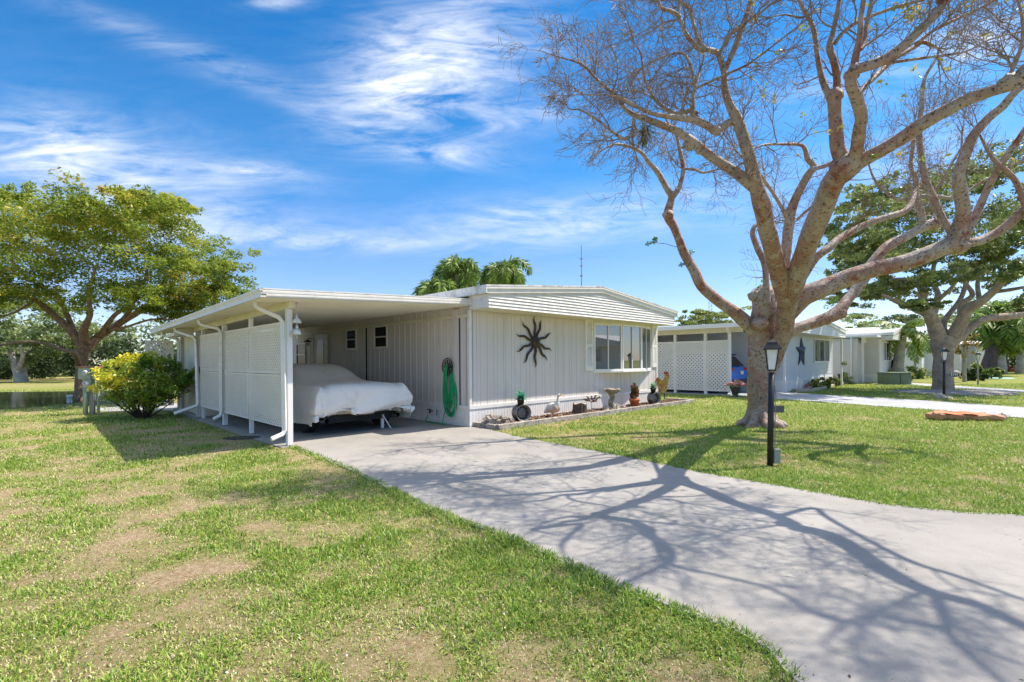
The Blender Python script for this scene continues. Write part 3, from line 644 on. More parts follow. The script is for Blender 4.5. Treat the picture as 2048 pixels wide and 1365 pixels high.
# ---------------------------------------------------------------- covered car
CAR = thing('covered_car', 'car hidden under a pale cloth cover in the carport, tailpipes showing', 'car', tuple(LP(-1.93, 3.2)), ROTZ)
uc, vc = -1.80, 3.2
st = [(.93,.33,.80,.90),(.885,.50,.80,.95),(.88,.68,.8,.98),(.90,.84,.8,.99),(.97,.93,.78,1.0),(1.12,.965,.76,1.0),(1.5,.985,.74,1.0),(2.0,1.0,.72,1.0),(2.35,1.06,.66,1.0),(2.75,1.22,.62,1.0),(3.15,1.34,.58,1.0),(3.7,1.37,.58,1.0),(4.1,1.32,.58,1.0),(4.6,1.12,.62,1.0),(4.95,.98,.7,.99),(5.5,.92,.72,.98),(6.0,.86,.72,.95),(6.2,.72,.72,.9),(6.22,.4,.7,.86)]
st = crom(st, 4); rows = []
for (v, zt, gw, w) in st:
    pf = [(-w+.0,.21),(-w-.015,.40),(-w,.60),(-w+.02,.76),(-w+.10,.89),(-(gw+w)/2+.02,min(zt,.94)),(-gw,zt-.06),(-gw+.16,zt-.012),(-.2,zt),(.2,zt),(gw-.16,zt-.012),(gw,zt-.06),((gw+w)/2-.02,min(zt,.94)),(w-.10,.89),(w-.02,.76),(w,.60),(w+.015,.40),(w,.21)]
    rows.append([(p[0], v, min(p[1], zt)) for p in crom(pf, 4)])
b = MB(); nr, nc = len(rows), len(rows[0])
for i, rw in enumerate(rows):
    for j, (x, v, z) in enumerate(rw):
        p = Vector((x, v, z)); low = max(0, .8-z)
        n_ = mnoise.noise(Vector((x*1.3+v*.8, v*1.6-z*1.5, z*3.2)))*.028+mnoise.noise(Vector((x*4, v*4, z*9)))*.006
        if v < 1.15: n_ += (.040*math.sin((z*1.0-x*.30)*17+mnoise.noise(p*1.5)*2.5)+.012*math.sin((z-x*.5)*41+mnoise.noise(p*3)*3))*min(1, low*3)+.02
        if abs(x) > .85 and v > 1.15: n_ += .022*math.sin(v*9+z*4+mnoise.noise(p*2)*3)*min(1, low*3)
        x2 = x*(1+n_*.6); v2 = v-(n_ if v < 1.2 else 0); z2 = z+(n_*.5 if low == 0 else 0)
        if v < 1.8 and x > .55: k = (x-.55)/.45*min(1, (1.8-v)/.6)*min(1, low*3.5); x2 += .05*k; v2 -= .06*k
        if z < .36: z2 += .09*(v < 1.0)+.06*math.sin((x+1)*1.4)*(v < 1.0)+.015*math.sin(v*5+x*5)
        b.v.append((x2, v2-vc, z2))
for i in range(nr-1):
    for j in range(nc-1): a = i*nc+j; b.f.append((a, a+1, a+nc+1, a+nc))
COV = mat('pale_cloth_cover', (.80,.78,.75), .85, .05, 1.6, bump=.35, bs=14, c2=(.66,.62,.56), c2at=.66, c2w=.12)
co = b.build('cover', COV, CAR, True); so = co.modifiers.new('thick', 'SOLIDIFY'); so.thickness = .006
b = MB(); b.box(-.82,.82,-2.1,2.7,.22,.40); b.build('underbody', DARK, CAR)
TY = mat('black_tyre', (.02,.02,.02), .8, .2, 20); CH = mat('chrome', (.8,.8,.8), .12, .05, metal=1)
for sx_ in (-1, 1):
    for vv in (-1.45, 1.55):
        w_ = MB(); w_.lathe([(.0,-.1),(.2,-.1),(.3,-.1),(.325,-.07),(.325,.07),(.3,.1),(.2,.1),(0,.1)], (sx_*.80, vv, .325), 24, 0).build('wheel', TY, CAR, True)
    b = MB(); x_ = -.80 if sx_ < 0 else .70
    pts = [(x_, -1.9, .285), (x_, -2.36, .30)]; b.tube(pts, .045, 14, False); b.tube(pts, .036, 14, False); b.build('tailpipe', CH, CAR, True)
b = MB(); b.box(.48,.53,-2.1,-2.05,.02,.3); b.tube([(.5,-2.1,.3),(.60,-2.25,.02)], .012); b.build('jack_stand', WHITE, CAR)

# ---------------------------------------------------------------- hanging glass bells
v0, z0 = SD(593.5, 612, UP+.10); BL = thing('glass_bell_chime', 'two tier glass bell ornament hanging from the front carport beam', 'wind chime', tuple(LP(UP+.10, v0, z0)), ROTZ)
GL = mat('ribbed_clear_glass', (.72,.74,.70), .15, .15, 20); MT = mat('pale_metal_fitting', (.55,.53,.48), .35, .2, 20, metal=.5)
b = MB(); b.tube([(-.02,.0,.04),(.02,0,.06),(.03,0,.04)], .008); b.tube([(0,0,.05),(0,0,-.16)], .004); b.tube([(0,0,-.16),(0,0,-.52)], .012); b.lathe([(.0,-.13),(.035,-.12),(.012,-.15),(.03,-.17),(.018,-.21)], (0,0,0), 14); b.lathe([(.02,-.33),(.03,-.36),(.015,-.39),(.03,-.41)], (0,0,0), 14); b.lathe([(.0,-.55),(.014,-.53),(.01,-.5)], (0,0,0), 10); b.build('hanging_stem', MT, BL, True)
for zt in (-.20, -.39):
    b = MB(); pf = [(.015,zt),(.035,zt-.012),(.055,zt-.035),(.066,zt-.065),(.072,zt-.09),(.069,zt-.09),(.06,zt-.06),(.03,zt-.02)]; b.lathe(pf, (0,0,0), 20); b.v = [(x*(1+.05*math.cos(10*math.atan2(y, x))), y*(1+.05*math.cos(10*math.atan2(y, x))), z) for x, y, z in b.v]; b.build('glass_bell', GL, BL, True)
b = MB(); b.ell((0,0,0),(.02,.012,.05), jit=.3); b.tube([(0,0,.03),(.03,-.01,.05),(.02,-.03,.02)], .006); o = tag(b.build('post_hook', MT), 'small ornate metal hook screwed to the corner carport post', 'hook'); o.location = LP(UP+.02, .35, 1.86); o.rotation_euler = (0,0,ROTZ)

# wall lantern by the side door
v0, z0 = SD(619, 682, -.1); LN = thing('wall_lantern', 'black lantern on the shaded wall beside the side door', 'lantern', tuple(LP(0, v0, z0)), ROTZ)
MB().tube([(0,0,.06),(-.14,0,.08),(-.16,0,.03)], .012).lathe([(.0,.05),(.12,-.02),(.11,-.04),(.0,-.03)], (-.16,0,0), 14).build('bracket', BLACKM, LN)
MB().lathe([(.05,-.03),(.07,-.1),(.03,-.16),(0,-.17)], (-.16,0,0), 12).build('lamp_glass', GL, LN, True)

# ================================================================== the bare copper-barked tree
BARK = None
def bark_mat():
    m = bpy.data.materials.new('peeling_copper_bark'); m.use_nodes = True; nt = m.node_tree; b = nt.nodes['Principled BSDF']; b.inputs['Roughness'].default_value = .6; b.inputs['Specular IOR Level'].default_value = .35
    tcn = N(nt, 'ShaderNodeTexCoord')
    def noi(s, d=6, r=.6, o=0, scl=(1,1,1)):
        mp = N(nt, 'ShaderNodeMapping'); mp.inputs['Location'].default_value = (o, o, o); mp.inputs['Scale'].default_value = scl; nt.links.new(tcn.outputs['Object'], mp.inputs[0])
        n = N(nt, 'ShaderNodeTexNoise'); n.inputs['Scale'].default_value = s; n.inputs['Detail'].default_value = d; n.inputs['Roughness'].default_value = r; nt.links.new(mp.outputs[0], n.inputs['Vector']); return n.outputs[0]
    def mix(f, a, c):
        mx = N(nt, 'ShaderNodeMixRGB'); nt.links.new(f, mx.inputs[0])
        if isinstance(a, tuple): mx.inputs[1].default_value = rgb(a)
        else: nt.links.new(a, mx.inputs[1])
        mx.inputs[2].default_value = rgb(c); return mx.outputs[0]
    def rng(f, a, c):
        r = N(nt, 'ShaderNodeMapRange'); r.inputs[1].default_value = a; r.inputs[2].default_value = c; nt.links.new(f, r.inputs[0]); return r.outputs[0]
    c = mix(rng(noi(1.1, 5), .42, .6), (.45,.375,.32), (.36,.205,.15))
    c = mix(rng(noi(5, 8, .7, 3), .5, .62), c, (.46,.39,.33))
    c = mix(rng(noi(2.6, 8, .7, 8), .53, .64), c, (.28,.09,.05))
    c = mix(rng(noi(1.6, 6, .7, 17, (1,1,.5)), .58, .66), c, (.29,.235,.185))
    c = mix(rng(noi(22, 5, .7, 5), .55, .62), c, (.085,.055,.035))
    c = mix(rng(noi(70, 3, .6, 2), .64, .70), c, (.60,.52,.44))
    nt.links.new(c, b.inputs['Base Color'])
    bp = N(nt, 'ShaderNodeBump'); bp.inputs['Strength'].default_value = .8; bp.inputs['Distance'].default_value = .05; nt.links.new(noi(11, 10, .75), bp.inputs['Height']); nt.links.new(bp.outputs[0], b.inputs['Normal'])
    return m
BARK = bark_mat(); TWIG = mat('grey_brown_twigs', (.27,.19,.135), .7, .25, 3)
TREE = thing('shade_tree', 'large bare spreading tree with peeling copper bark beside the driveway', 'tree', (0,0,0))
limbs = {
 'trunk': [(1521,872,10.25,84),(1521,858,10.3,70),(1519,835,10.35,56),(1519,790,10.3,46),(1520,740,10.2,46),(1521,690,10.1,45),(1525,650,10.0,50),(1529,618,9.9,50),(1526,596,9.85,46),(1525,584,9.85,48),(1525,580,9.85,36)],
 'stem': [(1529,800,10.25,14),(1534,765,10.15,22),(1545,730,10.0,31),(1558,690,9.85,38),(1569,652,9.6,42),(1575,610,9.2,42),(1590,560,8.7,45),(1612,500,8.1,47),(1640,430,7.4,47),(1665,370,6.85,47),(1692,328,6.4,47),(1700,312,6.3,35)],
 'left_up': [(1575,610,9.2,38),(1560,555,8.7,40),(1545,500,8.2,38),(1532,450,7.75,37),(1522,405,7.4,38),(1510,366,7.15,30),(1494,300,6.95,27),(1477,246,6.9,24),(1458,208,6.85,18),(1449,175,6.8,17),(1449,151,6.8,15),(1442,123,6.8,14),(1434,106,6.8,13),(1411,99,6.75,11),(1399,99,6.7,11),(1373,71,6.7,10),(1361,42,6.7,9),(1357,25,6.7,8),(1361,0,6.7,7),(1360,-40,6.7,5)],
 'left_up2': [(1449,145,6.8,12),(1460,118,6.8,13),(1470,95,6.8,13),(1482,59,6.8,13),(1495,25,6.8,12),(1507,-20,6.8,10),(1520,-80,6.8,7)],
 'l21': [(1439,106,6.8,8),(1452,85,6.7,8),(1460,70,6.7,8),(1480,52,6.6,7),(1510,35,6.5,6),(1540,10,6.4,5)],
 'l22': [(1411,99,6.7,10),(1395,75,6.8,9),(1385,40,6.9,8),(1378,20,6.9,7),(1360,0,7,5)],
 'l23': [(1361,35,6.7,9),(1345,24,6.6,9),(1322,16,6.5,8),(1318,0,6.5,6),(1312,-30,6.5,4)],
 'l24': [(1360,32,6.7,7),(1350,42,6.7,5),(1335,55,6.7,3),(1300,55,6.7,2)],
 'left_long': [(1520,385,7.25,30),(1480,352,7.1,24),(1430,319,7.0,22),(1411,305,6.95,23),(1385,284,6.9,20),(1352,262,6.85,17),(1316,248,6.8,15),(1286,236,6.75,14),(1269,231,6.7,12),(1250,217,6.7,10),(1231,191,6.65,9),(1205,170,6.6,7),(1186,151,6.6,6),(1167,132,6.55,5),(1144,122,6.5,4),(1111,113,6.5,3),(1080,102,6.5,1.5)],
 'l31': [(1477,246,6.9,16),(1458,246,6.9,17),(1440,258,6.85,17),(1430,262,6.8,18),(1411,250,6.8,17),(1383,239,6.75,17),(1340,234,6.7,12),(1302,227,6.6,9),(1276,215,6.5,8),(1245,198,6.4,6),(1217,191,6.3,4),(1170,190,6.3,3)],
 'l32': [(1387,240,6.75,10),(1387,225,6.75,9),(1387,189,6.8,9),(1390,175,6.8,8),(1385,147,6.9,7),(1375,118,6.9,6),(1361,106,6.9,5),(1335,111,6.9,5),(1307,123,6.9,4),(1281,139,6.9,3)],
 'l33': [(1392,228,6.75,11),(1378,222,6.9,10),(1359,229,7,10),(1335,220,7.1,9),(1312,201,7.1,8),(1293,170,7.2,6),(1286,137,7.2,5),(1281,106,7.2,4),(1270,90,7.2,3)],
 'l34': [(1390,178,6.8,6),(1420,164,6.7,6),(1458,147,6.6,6),(1494,130,6.5,5),(1524,109,6.4,5),(1564,78,6.3,4),(1600,50,6.2,3)],
 'l35': [(1269,231,6.7,8),(1267,248,6.7,9),(1264,265,6.7,9),(1250,279,6.6,8),(1222,262,6.5,7),(1205,248,6.5,6),(1182,232,6.4,5),(1158,220,6.4,4),(1137,217,6.4,3),(1125,189,6.4,2),(1115,132,6.4,1.5)],
 'l36': [(1390,178,6.8,6),(1400,140,6.9,5),(1408,110,6.9,4),(1400,60,6.9,3),(1405,20,7,2)],
 'low_left': [(1520,672,10.1,36),(1495,648,10.0,34),(1468,625,9.9,27),(1440,605,9.9,26),(1404,572,9.8,24),(1387,540,9.75,22),(1368,507,9.7,20),(1359,481,9.65,19),(1347,453,9.6,19),(1336,432,9.55,22),(1341,405,9.5,16),(1345,388,9.5,15)],
 'low_l1': [(1345,395,9.5,14),(1335,379,9.4,13),(1316,346,9.3,12),(1297,325,9.2,10),(1283,306,9.1,9),(1260,294,9,7),(1231,289,8.9,5),(1205,300,8.8,3)],
 'low_l2': [(1345,395,9.5,13),(1359,375,9.5,11),(1366,346,9.5,10),(1364,320,9.5,11),(1358,295,9.5,9),(1352,270,9.5,8),(1335,245,9.5,6),(1325,215,9.5,4)],
 'low_l3': [(1368,338,9.5,6),(1390,340,9.4,7),(1406,346,9.3,6),(1432,340,9.2,4)],
 'stub_back': [(1533,610,9.7,22),(1532,563,9.6,15),(1529,528,9.6,14),(1515,497,9.6,14),(1505,467,9.6,12),(1513,450,9.6,9),(1530,446,9.7,6)],
 'inner': [(1568,560,8.9,24),(1569,530,8.85,24),(1576,470,8.7,23),(1583,422,8.6,21),(1599,382,8.5,19),(1616,350,8.4,17),(1628,334,8.3,14),(1615,318,8.2,12),(1610,300,8.1,10),(1600,290,8,8),(1564,289,7.9,6),(1530,290,7.8,5),(1500,300,7.7,3)],
 'inner2': [(1622,338,8.3,9),(1645,334,7.4,10),(1668,325,6.8,9)],
 'inner3': [(1578,450,8.6,9),(1564,417,8.4,9),(1543,382,8.2,8),(1522,353,8,7),(1500,330,7.8,5),(1470,300,7.6,3)],
 'mid_left': [(1692,335,6.4,36),(1677,300,6.35,30),(1673,270,6.3,28),(1670,225,6.25,26),(1668,192,6.2,28),(1664,185,6.2,20)],
 'm1': [(1665,200,6.2,15),(1651,178,6.2,14),(1642,151,6.2,13),(1635,113,6.2,11),(1628,61,6.2,11),(1614,31,6.2,9),(1599,2,6.2,8),(1585,-40,6.2,6)],
 'm2': [(1670,200,6.2,18),(1674,165,6.2,16),(1668,125,6.1,15),(1659,95,6.1,15),(1666,66,6.1,11),(1675,24,6.0,10),(1682,-20,6,8),(1690,-80,6,6)],
 'm3': [(1668,90,6.1,9),(1687,64,6.0,8),(1718,43,5.9,8),(1765,24,5.8,7),(1800,12,5.7,6),(1850,0,5.6,4)],
 'm4': [(1614,31,6.2,5),(1600,36,6.2,5),(1570,30,6.2,4),(1540,35,6.2,3)],
 'mid_right': [(1700,330,6.4,38),(1711,305,6.2,28),(1718,260,5.9,26),(1722,232,5.75,26),(1711,194,5.5,24),(1702,170,5.35,24),(1703,151,5.3,24),(1711,133,5.2,24)],
 'r1': [(1708,140,5.25,22),(1734,132,5.2,24),(1765,121,5.15,24),(1800,97,5.1,22),(1824,76,5.05,20),(1855,45,5.0,20),(1878,21,4.95,18),(1890,0,4.95,16)],
 'r2': [(1706,150,5.3,16),(1711,113,5.25,16),(1720,71,5.2,13),(1722,35,5.2,11),(1727,0,5.15,10),(1732,-60,5.1,9),(1790,-110,5.05,8)],
 'r3': [(1720,100,5.25,9),(1727,90,5.3,10),(1734,47,5.35,10),(1744,0,5.4,9),(1755,-50,5.4,7)],
 'r4': [(1716,215,5.6,12),(1725,180,5.7,12),(1753,151,5.8,12),(1789,118,5.9,11),(1829,95,6,9),(1848,85,6,8),(1876,97,6,5)],
 'r5': [(1755,130,5.2,7),(1800,123,5.1,7),(1871,113,5,6),(1930,104,4.9,5),(1978,80,4.8,4),(2030,66,4.7,3)],
 'r6': [(1832,90,5.9,8),(1860,66,5.9,8),(1895,47,5.8,7),(1942,26,5.7,6),(1990,0,5.6,5),(2040,-30,5.6,4)],
 'right': [(1690,350,6.6,36),(1712,330,6.4,33),(1735,315,6.25,32),(1765,300,6.1,31),(1800,279,5.95,30),(1848,246,5.7,30),(1895,220,5.5,28),(1942,196,5.35,27),(1990,180,5.15,26),(2025,168,4.95,27),(2060,140,4.8,24)],
 'rt1': [(2020,150,5,9),(2039,106,5,8),(2046,66,5,7),(2042,24,5,6),(2030,-20,5,4)],
 'low_right': [(1565,640,9.5,44),(1599,598,9.3,44),(1630,583,9.2,43),(1659,571,9.15,42),(1706,552,9.0,40),(1753,538,8.9,38),(1800,528,8.75,38),(1848,512,8.6,38),(1883,497,8.5,38),(1910,484,8.45,38),(1922,470,8.4,26)],
 'lr1': [(1908,490,8.45,36),(1916,465,8.4,34),(1926,427,8.3,28),(1922,390,8.2,25),(1918,351,8.1,24),(1933,304,8.0,22),(1947,272,7.9,20),(1978,236,7.8,19),(2006,213,7.7,18),(2025,190,7.6,16),(2060,160,7.5,14)],
 'lr2': [(1908,475,8.45,20),(1902,464,8.45,16),(1883,434,8.5,16),(1867,398,8.5,15),(1850,358,8.5,14),(1843,315,8.5,12),(1838,270,8.5,12),(1843,213,8.5,10),(1845,180,8.5,9),(1852,151,8.5,7),(1871,120,8.5,5),(1880,90,8.5,3)],
 'lr3': [(1925,478,8.4,26),(1942,450,8.35,20),(1966,398,8.3,15),(1985,358,8.2,14),(2001,327,8.1,13),(2025,297,8,13),(2052,255,7.9,11)],
 'lr4': [(1915,490,8.45,26),(1940,486,8.4,22),(1966,480,8.35,20),(1997,464,8.3,20),(2025,443,8.2,20),(2050,417,8.1,18),(2090,380,8,16)],
 'lr5': [(2060,440,8,12),(2037,375,8,12),(2020,349,8,11),(1990,322,8,9),(1971,294,8,6),(1960,270,8,4)],
 'back_low': [(1548,690,10.1,34),(1575,668,10,26),(1600,655,9.95,25),(1623,648,9.95,26),(1650,638,9.95,27),(1672,628,9.95,30),(1684,615,9.95,25),(1696,598,10,22),(1718,573,10.05,24),(1745,528,10.1,24),(1775,493,10.15,22),(1813,474,10.2,20),(1851,452,10.2,20),(1868,447,10.2,23),(1872,445,10.2,14)],
 'bl1': [(1848,458,10.2,14),(1843,427,10.2,15),(1833,400,10.2,16),(1831,385,10.2,13),(1831,358,10.2,10),(1822,334,10.2,9),(1826,292,10.2,8),(1830,260,10.2,6)],
 'bl2': [(1835,392,10.2,10),(1815,398,10.2,9),(1796,400,10.1,8),(1772,384,10,6),(1748,358,10,5),(1735,320,10,3)],
 'bl3': [(1835,392,10.2,9),(1871,393,10.1,9),(1907,396,10,8),(1940,380,9.9,7),(1966,363,9.8,6),(2000,345,9.7,5)],
 'bl4': [(1855,395,10.1,6),(1880,370,10,6),(1905,325,10,5),(1922,296,10,4),(1924,270,10,3)],
 'mid_back': [(1600,560,8.9,22),(1632,516,8.65,18),(1659,495,8.65,18),(1677,479,8.7,17),(1706,462,8.75,17),(1741,445,8.8,16),(1777,434,8.8,15),(1807,424,8.85,14),(1822,408,8.9,12),(1830,385,9,8)],
 'thin1': [(1594,440,8.55,6),(1625,412,8.4,6),(1655,388,8.2,5),(1700,360,8,3)],
}
off = {
 'off1': [P(1890,0,4.95), SH(1290,1067,5.1), SH(1320,1088,5.5), SH(1341,1110,5.8), SH(1334,1127,6.0), SH(1274,1157,6.4), SH(1239,1175,6.7)],
 'off1b': [P(1878,21,4.95), SH(1330,1125,5.6), SH(1420,1150,5.8), SH(1540,1180,6.0), SH(1640,1235,6.3), SH(1740,1250,6.6)],
 'off2': [P(1731,-60,5.1), SH(1160,1050,5.5), SH(1135,1075,5.8), SH(1122,1100,6.1), SH(1140,1130,6.4)],
 'off3': [P(2050,148,4.85), SH(1664,1075,4.55), SH(1749,1130,4.9), SH(1809,1165,5.2), SH(1869,1190,5.5), SH(1954,1212,6.0), SH(2048,1256,6.5), SH(2150,1290,7.0)],
 'off3b': [P(1990,180,5.15), SH(1625,1018,4.7), SH(1659,1040,5.0), SH(1804,1118,5.4), SH(1914,1155,5.8), SH(2048,1203,6.2)],
 'off3c': [SH(1869,1190,5.5), SH(1890,1240,5.8), SH(1904,1280,6.1), SH(1984,1350,6.6), SH(2040,1400,7)],
 'off3d': [SH(1895,1260,5.9), SH(1830,1250,6.3), SH(1730,1235,6.7), SH(1650,1280,7.1), SH(1680,1310,7.4), SH(1780,1330,7.6)],
 'off3e': [SH(1850,1185,5.4), SH(1800,1205,5.9), SH(1740,1235,6.5), SH(1700,1300,7.0)],
}
offr = {'off1': (.060,.014), 'off1b': (.025,.010), 'off2': (.035,.010), 'off3': (.085,.035), 'off3b': (.035,.018), 'off3c': (.036,.014), 'off3d': (.022,.008), 'off3e': (.02,.008)}
hosts = []
tb = MB()
for k, L_ in limbs.items():
    pts = crom([(P(a, b_, d).x, P(a, b_, d).y, P(a, b_, d).z, w*.5*d/FPX*(.86 if k != 'trunk' else .95)) for a, b_, d, w in L_], 4)
    ps = [Vector(p[:3]) for p in pts]; rs_ = [max(.003, p[3]) for p in pts]
    tb.tube(ps, rs_, 14 if rs_[0] > .1 else 8, True, .16 if rs_[0] > .05 else .1); hosts.append((k, ps, rs_))
for k, L_ in off.items():
    a, c = offr[k]; n = len(L_); pts = crom([(p.x, p.y, p.z, a+(c-a)*i/(n-1)) for i, p in enumerate(L_)], 4)
    ps = [Vector(p[:3]) for p in pts]; rs_ = [p[3] for p in pts]; tb.tube(ps, rs_, 8, True, .1); hosts.append((k, ps, rs_))
# surface roots
for i in range(9):
    a = i*.7+.3; c = P(1521, 866, 10.3); c.z = 0; L_ = random.Random(i).uniform(.1, .35); dv_ = Vector((math.cos(a), math.sin(a), 0))
    tb.tube(crom([tuple(c+dv_*.12+Vector((0,0,.34))), tuple(c+dv_*.28+Vector((0,0,.10))), tuple(c+dv_*(.34+L_*.5)+Vector((.03,.02,.04))), tuple(c+dv_*(.34+L_)+Vector((.0,.05,-.04)))], 4), [.11,.11,.10,.095,.09,.085,.08,.075,.07,.06,.05,.04,.02][:13], 8, True, .2)
# knobs and old cuts
for (px, py, d, r) in ((1336,430,9.5,.11),(1678,626,9.95,.15),(1650,640,9.95,.12),(1378,290,6.95,.09),(1400,300,6.95,.07),(1527,592,9.85,.25),(1509,592,9.8,.13),(1545,590,9.8,.13),(1432,262,6.8,.075),(1703,150,5.3,.075),(1668,192,6.2,.10),(2020,165,4.95,.10),(1869,449,10.2,.13),(1916,492,8.45,.17),(1520,648,9.75,.16),(1690,332,6.4,.19),(1575,612,9.2,.16)):
    p = P(px, py, d); tb.ell(p, (r, r, r*.85), 12, 8, .35, px)
tb.build('trunk', BARK, TREE, True)
# twigs
trs = random.Random(3); tw = MB(); bl = MB(); ntw = [0]
def rdir(): 
    while True:
        v = Vector((trs.uniform(-1,1), trs.uniform(-1,1), trs.uniform(-1,1)))
        if .1 < v.length < 1: return v.normalized()
def grow(p, d, L_, r, lv, bias):
    n = 5 if lv > 0 else 4; pts = [p]; rr_ = [r]; dd = d.normalized()
    for i in range(n):
        dd = (dd+rdir()*.28+bias*.12).normalized(); p = p+dd*(L_/n); pts.append(p); rr_.append(max(.0027, r*(1-.72*(i+1)/n)))
        if lv > 0 and i > 0 or (lv > 0 and trs.random() < .5):
            for _ in range(2 if lv > 1 else 1):
                s = dd.cross(rdir()).normalized(); nd = (dd*.75+s*trs.uniform(.6, 1.1)).normalized()
                grow(p, nd, L_*trs.uniform(.38, .62), rr_[-1]*.72, lv-1, bias)
    tw.tube(pts, rr_, 3, False); ntw[0] += 1
UPB = Vector((0, 0, .5)); OUT = Vector((-.35, 0, -.35))
dens = {'left_long': 2.0, 'l31': 2.0, 'l32': 1.9, 'l33': 2.2, 'l35': 2.6, 'l34': 1.2, 'l36': 1.2, 'low_l1': 2.3, 'low_l2': 1.7, 'low_l3': 1.6, 'left_up': .7, 'left_up2': 1, 'l21': 1.6, 'l22': 1.4, 'l23': 2, 'l24': 2.2, 'm1': .9, 'm2': .7, 'm3': 1.4, 'm4': 1.6,
        'inner': .9, 'inner3': 1.0, 'r1': .6, 'r2': 1, 'r3': .9, 'r4': 1.1, 'r5': 1.5, 'r6': 1.4, 'rt1': 1.2, 'right': .35, 'lr1': .5, 'lr2': 1.3, 'lr3': .7, 'lr4': .5, 'lr5': 1.2, 'bl1': 1.1, 'bl2': 1.5, 'bl3': 1.2, 'bl4': 1.2, 'mid_back': .5, 'thin1': 1.0, 'stub_back': .5,
        'off1': 1.1, 'off1b': 1.3, 'off2': 1.4, 'off3': .8, 'off3b': .9, 'off3c': 1.0, 'off3d': 1.1, 'off3e': 1.0}
for k, ps, rs_ in hosts:
    dn = dens.get(k, 0)
    if not dn: continue
    droop = k in ('left_long', 'l31', 'l35', 'low_l1', 'l33', 'low_l3')
    for i in range(2, len(ps)):
        r = rs_[i]; seg = (ps[i]-ps[i-1]).length; q = dn*seg*2.7*(1.0 if r < .05 else .45)
        cnt = int(q)+(trs.random() < q-int(q))
        for _ in range(cnt):
            t = (ps[i]-ps[i-1]).normalized(); s = t.cross(rdir()).normalized(); s.z += .25 if not droop else -.12
            d = (t*trs.uniform(.1, .8)+s).normalized(); L_ = trs.uniform(.40, .85)*(1.05 if r < .05 else .85)*(.92 if droop else 1)
            pxx = CX+FPX*ps[i].x/ps[i].y; L_ = min(L_, max(.16, (pxx-1085)/FPX*ps[i].y*.8))
            grow(ps[i], d, L_, min(.012, r*.6), 2, OUT if droop and trs.random() < .7 else UPB)
    for _ in range(3 if k != 'left_long' else 1): grow(ps[-1], (ps[-1]-ps[-3]).normalized()+rdir()*.5, trs.uniform(.5, .95)*(.6 if droop else 1), min(.010, rs_[-1]), 2, OUT if droop else UPB)
for a in range(9):      # upright shoots at the far left of the crown
    p = P(1170+a*3, 135+a*2, 6.55); pt = P(1100+a*14, 20+(a*37) % 50, 6.5); pts = [p.lerp(pt, t)+Vector((0, 0, -.12*math.sin(t*3.1)))*(1 if a < 5 else -.6) for t in (0,.2,.4,.6,.8,1)]
    tw.tube(pts, [.007,.006,.005,.004,.003,.0015], 4, False)
    for t in (.4,.55,.7,.85): q_ = p.lerp(pt, t); grow(q_, (pt-p).normalized()+rdir()*.6, .22, .003, 0, UPB)
tw.build('twigs', TWIG, TREE)
print('twigs', ntw[0], len(tw.v))

# ================================================================== foliage tools
def leafcloud(name, clumps, per, size, m, parent, seed, flat=1.0, tintb=0.0, asp=.45, droop=0, outm=None):
    """clumps: (x, y, z, rx, ry, rz, tint). many small leaf faces"""
    rs = np.random.RandomState(seed); c = np.array(clumps); n = len(c)*per; ci = np.repeat(np.arange(len(c)), per)
    q = rs.normal(size=(n, 3)); q /= np.linalg.norm(q, axis=1)[:, None]; q *= (rs.rand(n, 1)**.45)
    p = c[ci, :3]+q*c[ci, 3:6]
    nrm = rs.normal(size=(n, 3))+np.array([0, 0, flat]); nrm /= np.linalg.norm(nrm, axis=1)[:, None]
    t = np.cross(nrm, rs.normal(size=(n, 3))); t /= np.linalg.norm(t, axis=1)[:, None]+1e-9
    if droop: t[:, 2] -= droop; t /= np.linalg.norm(t, axis=1)[:, None]
    s = np.cross(nrm, t); L_ = (size*rs.uniform(.6, 1.35, n))[:, None]; W_ = L_*asp
    v = np.stack([p-t*L_*.5, p-s*W_*.5, p+t*L_*.5, p+s*W_*.5], 1).reshape(-1, 3)
    ti = np.clip(c[ci, 6]+rs.uniform(-.22, .22, n)+tintb, 0, 1)
    return npmesh(name, v, [np.arange(n*4).reshape(-1, 4)], m, parent, np.repeat(ti, 4))
def sub(cl, k, f, rs, fz=None):
    out = []
    for (x, y, z, rx, ry, rz, t) in cl:
        for _ in range(k):
            v = [rs.gauss(0, .5) for _ in range(3)]; out.append((x+v[0]*rx, y+v[1]*ry, z+v[2]*rz, rx*f*rs.uniform(.6, 1.3), ry*f*rs.uniform(.6, 1.3), (rz if fz is None else fz)*f*rs.uniform(.6, 1.2), min(1, max(0, t+rs.uniform(-.25, .25)))))
    return out
def pxc(L_, d, sy=1.0, dj=0, rs=random, t=.5):
    o_ = []
    for (px, py, rx, ry) in L_:
        dd = d+rs.uniform(-dj, dj); p = P(px, py, dd); o_.append((p.x, p.y, p.z, rx*dd/FPX, rx*dd/FPX*sy, ry*dd/FPX, t))
    return o_
def limbset(parent, L_, d, m, name='trunk', n=8, base=None, jit=.12, dj=0):
    b = MB()
    for i, br in enumerate(L_):
        dd0 = d; dl = (((i*37) % 11)/11-.5)*2*dj if i else 0
        pts = crom([tuple(P(px, py, d+dl*j/(len(br)-1)))+(w*.5*d/FPX,) for j, (px, py, w) in enumerate(br)], 4)
        b.tube([Vector(p[:3]) for p in pts], [max(.01, p[3]) for p in pts], n, True, jit)
    return b.build(name, m, parent, True)
def trunk_z(px, py): return 0

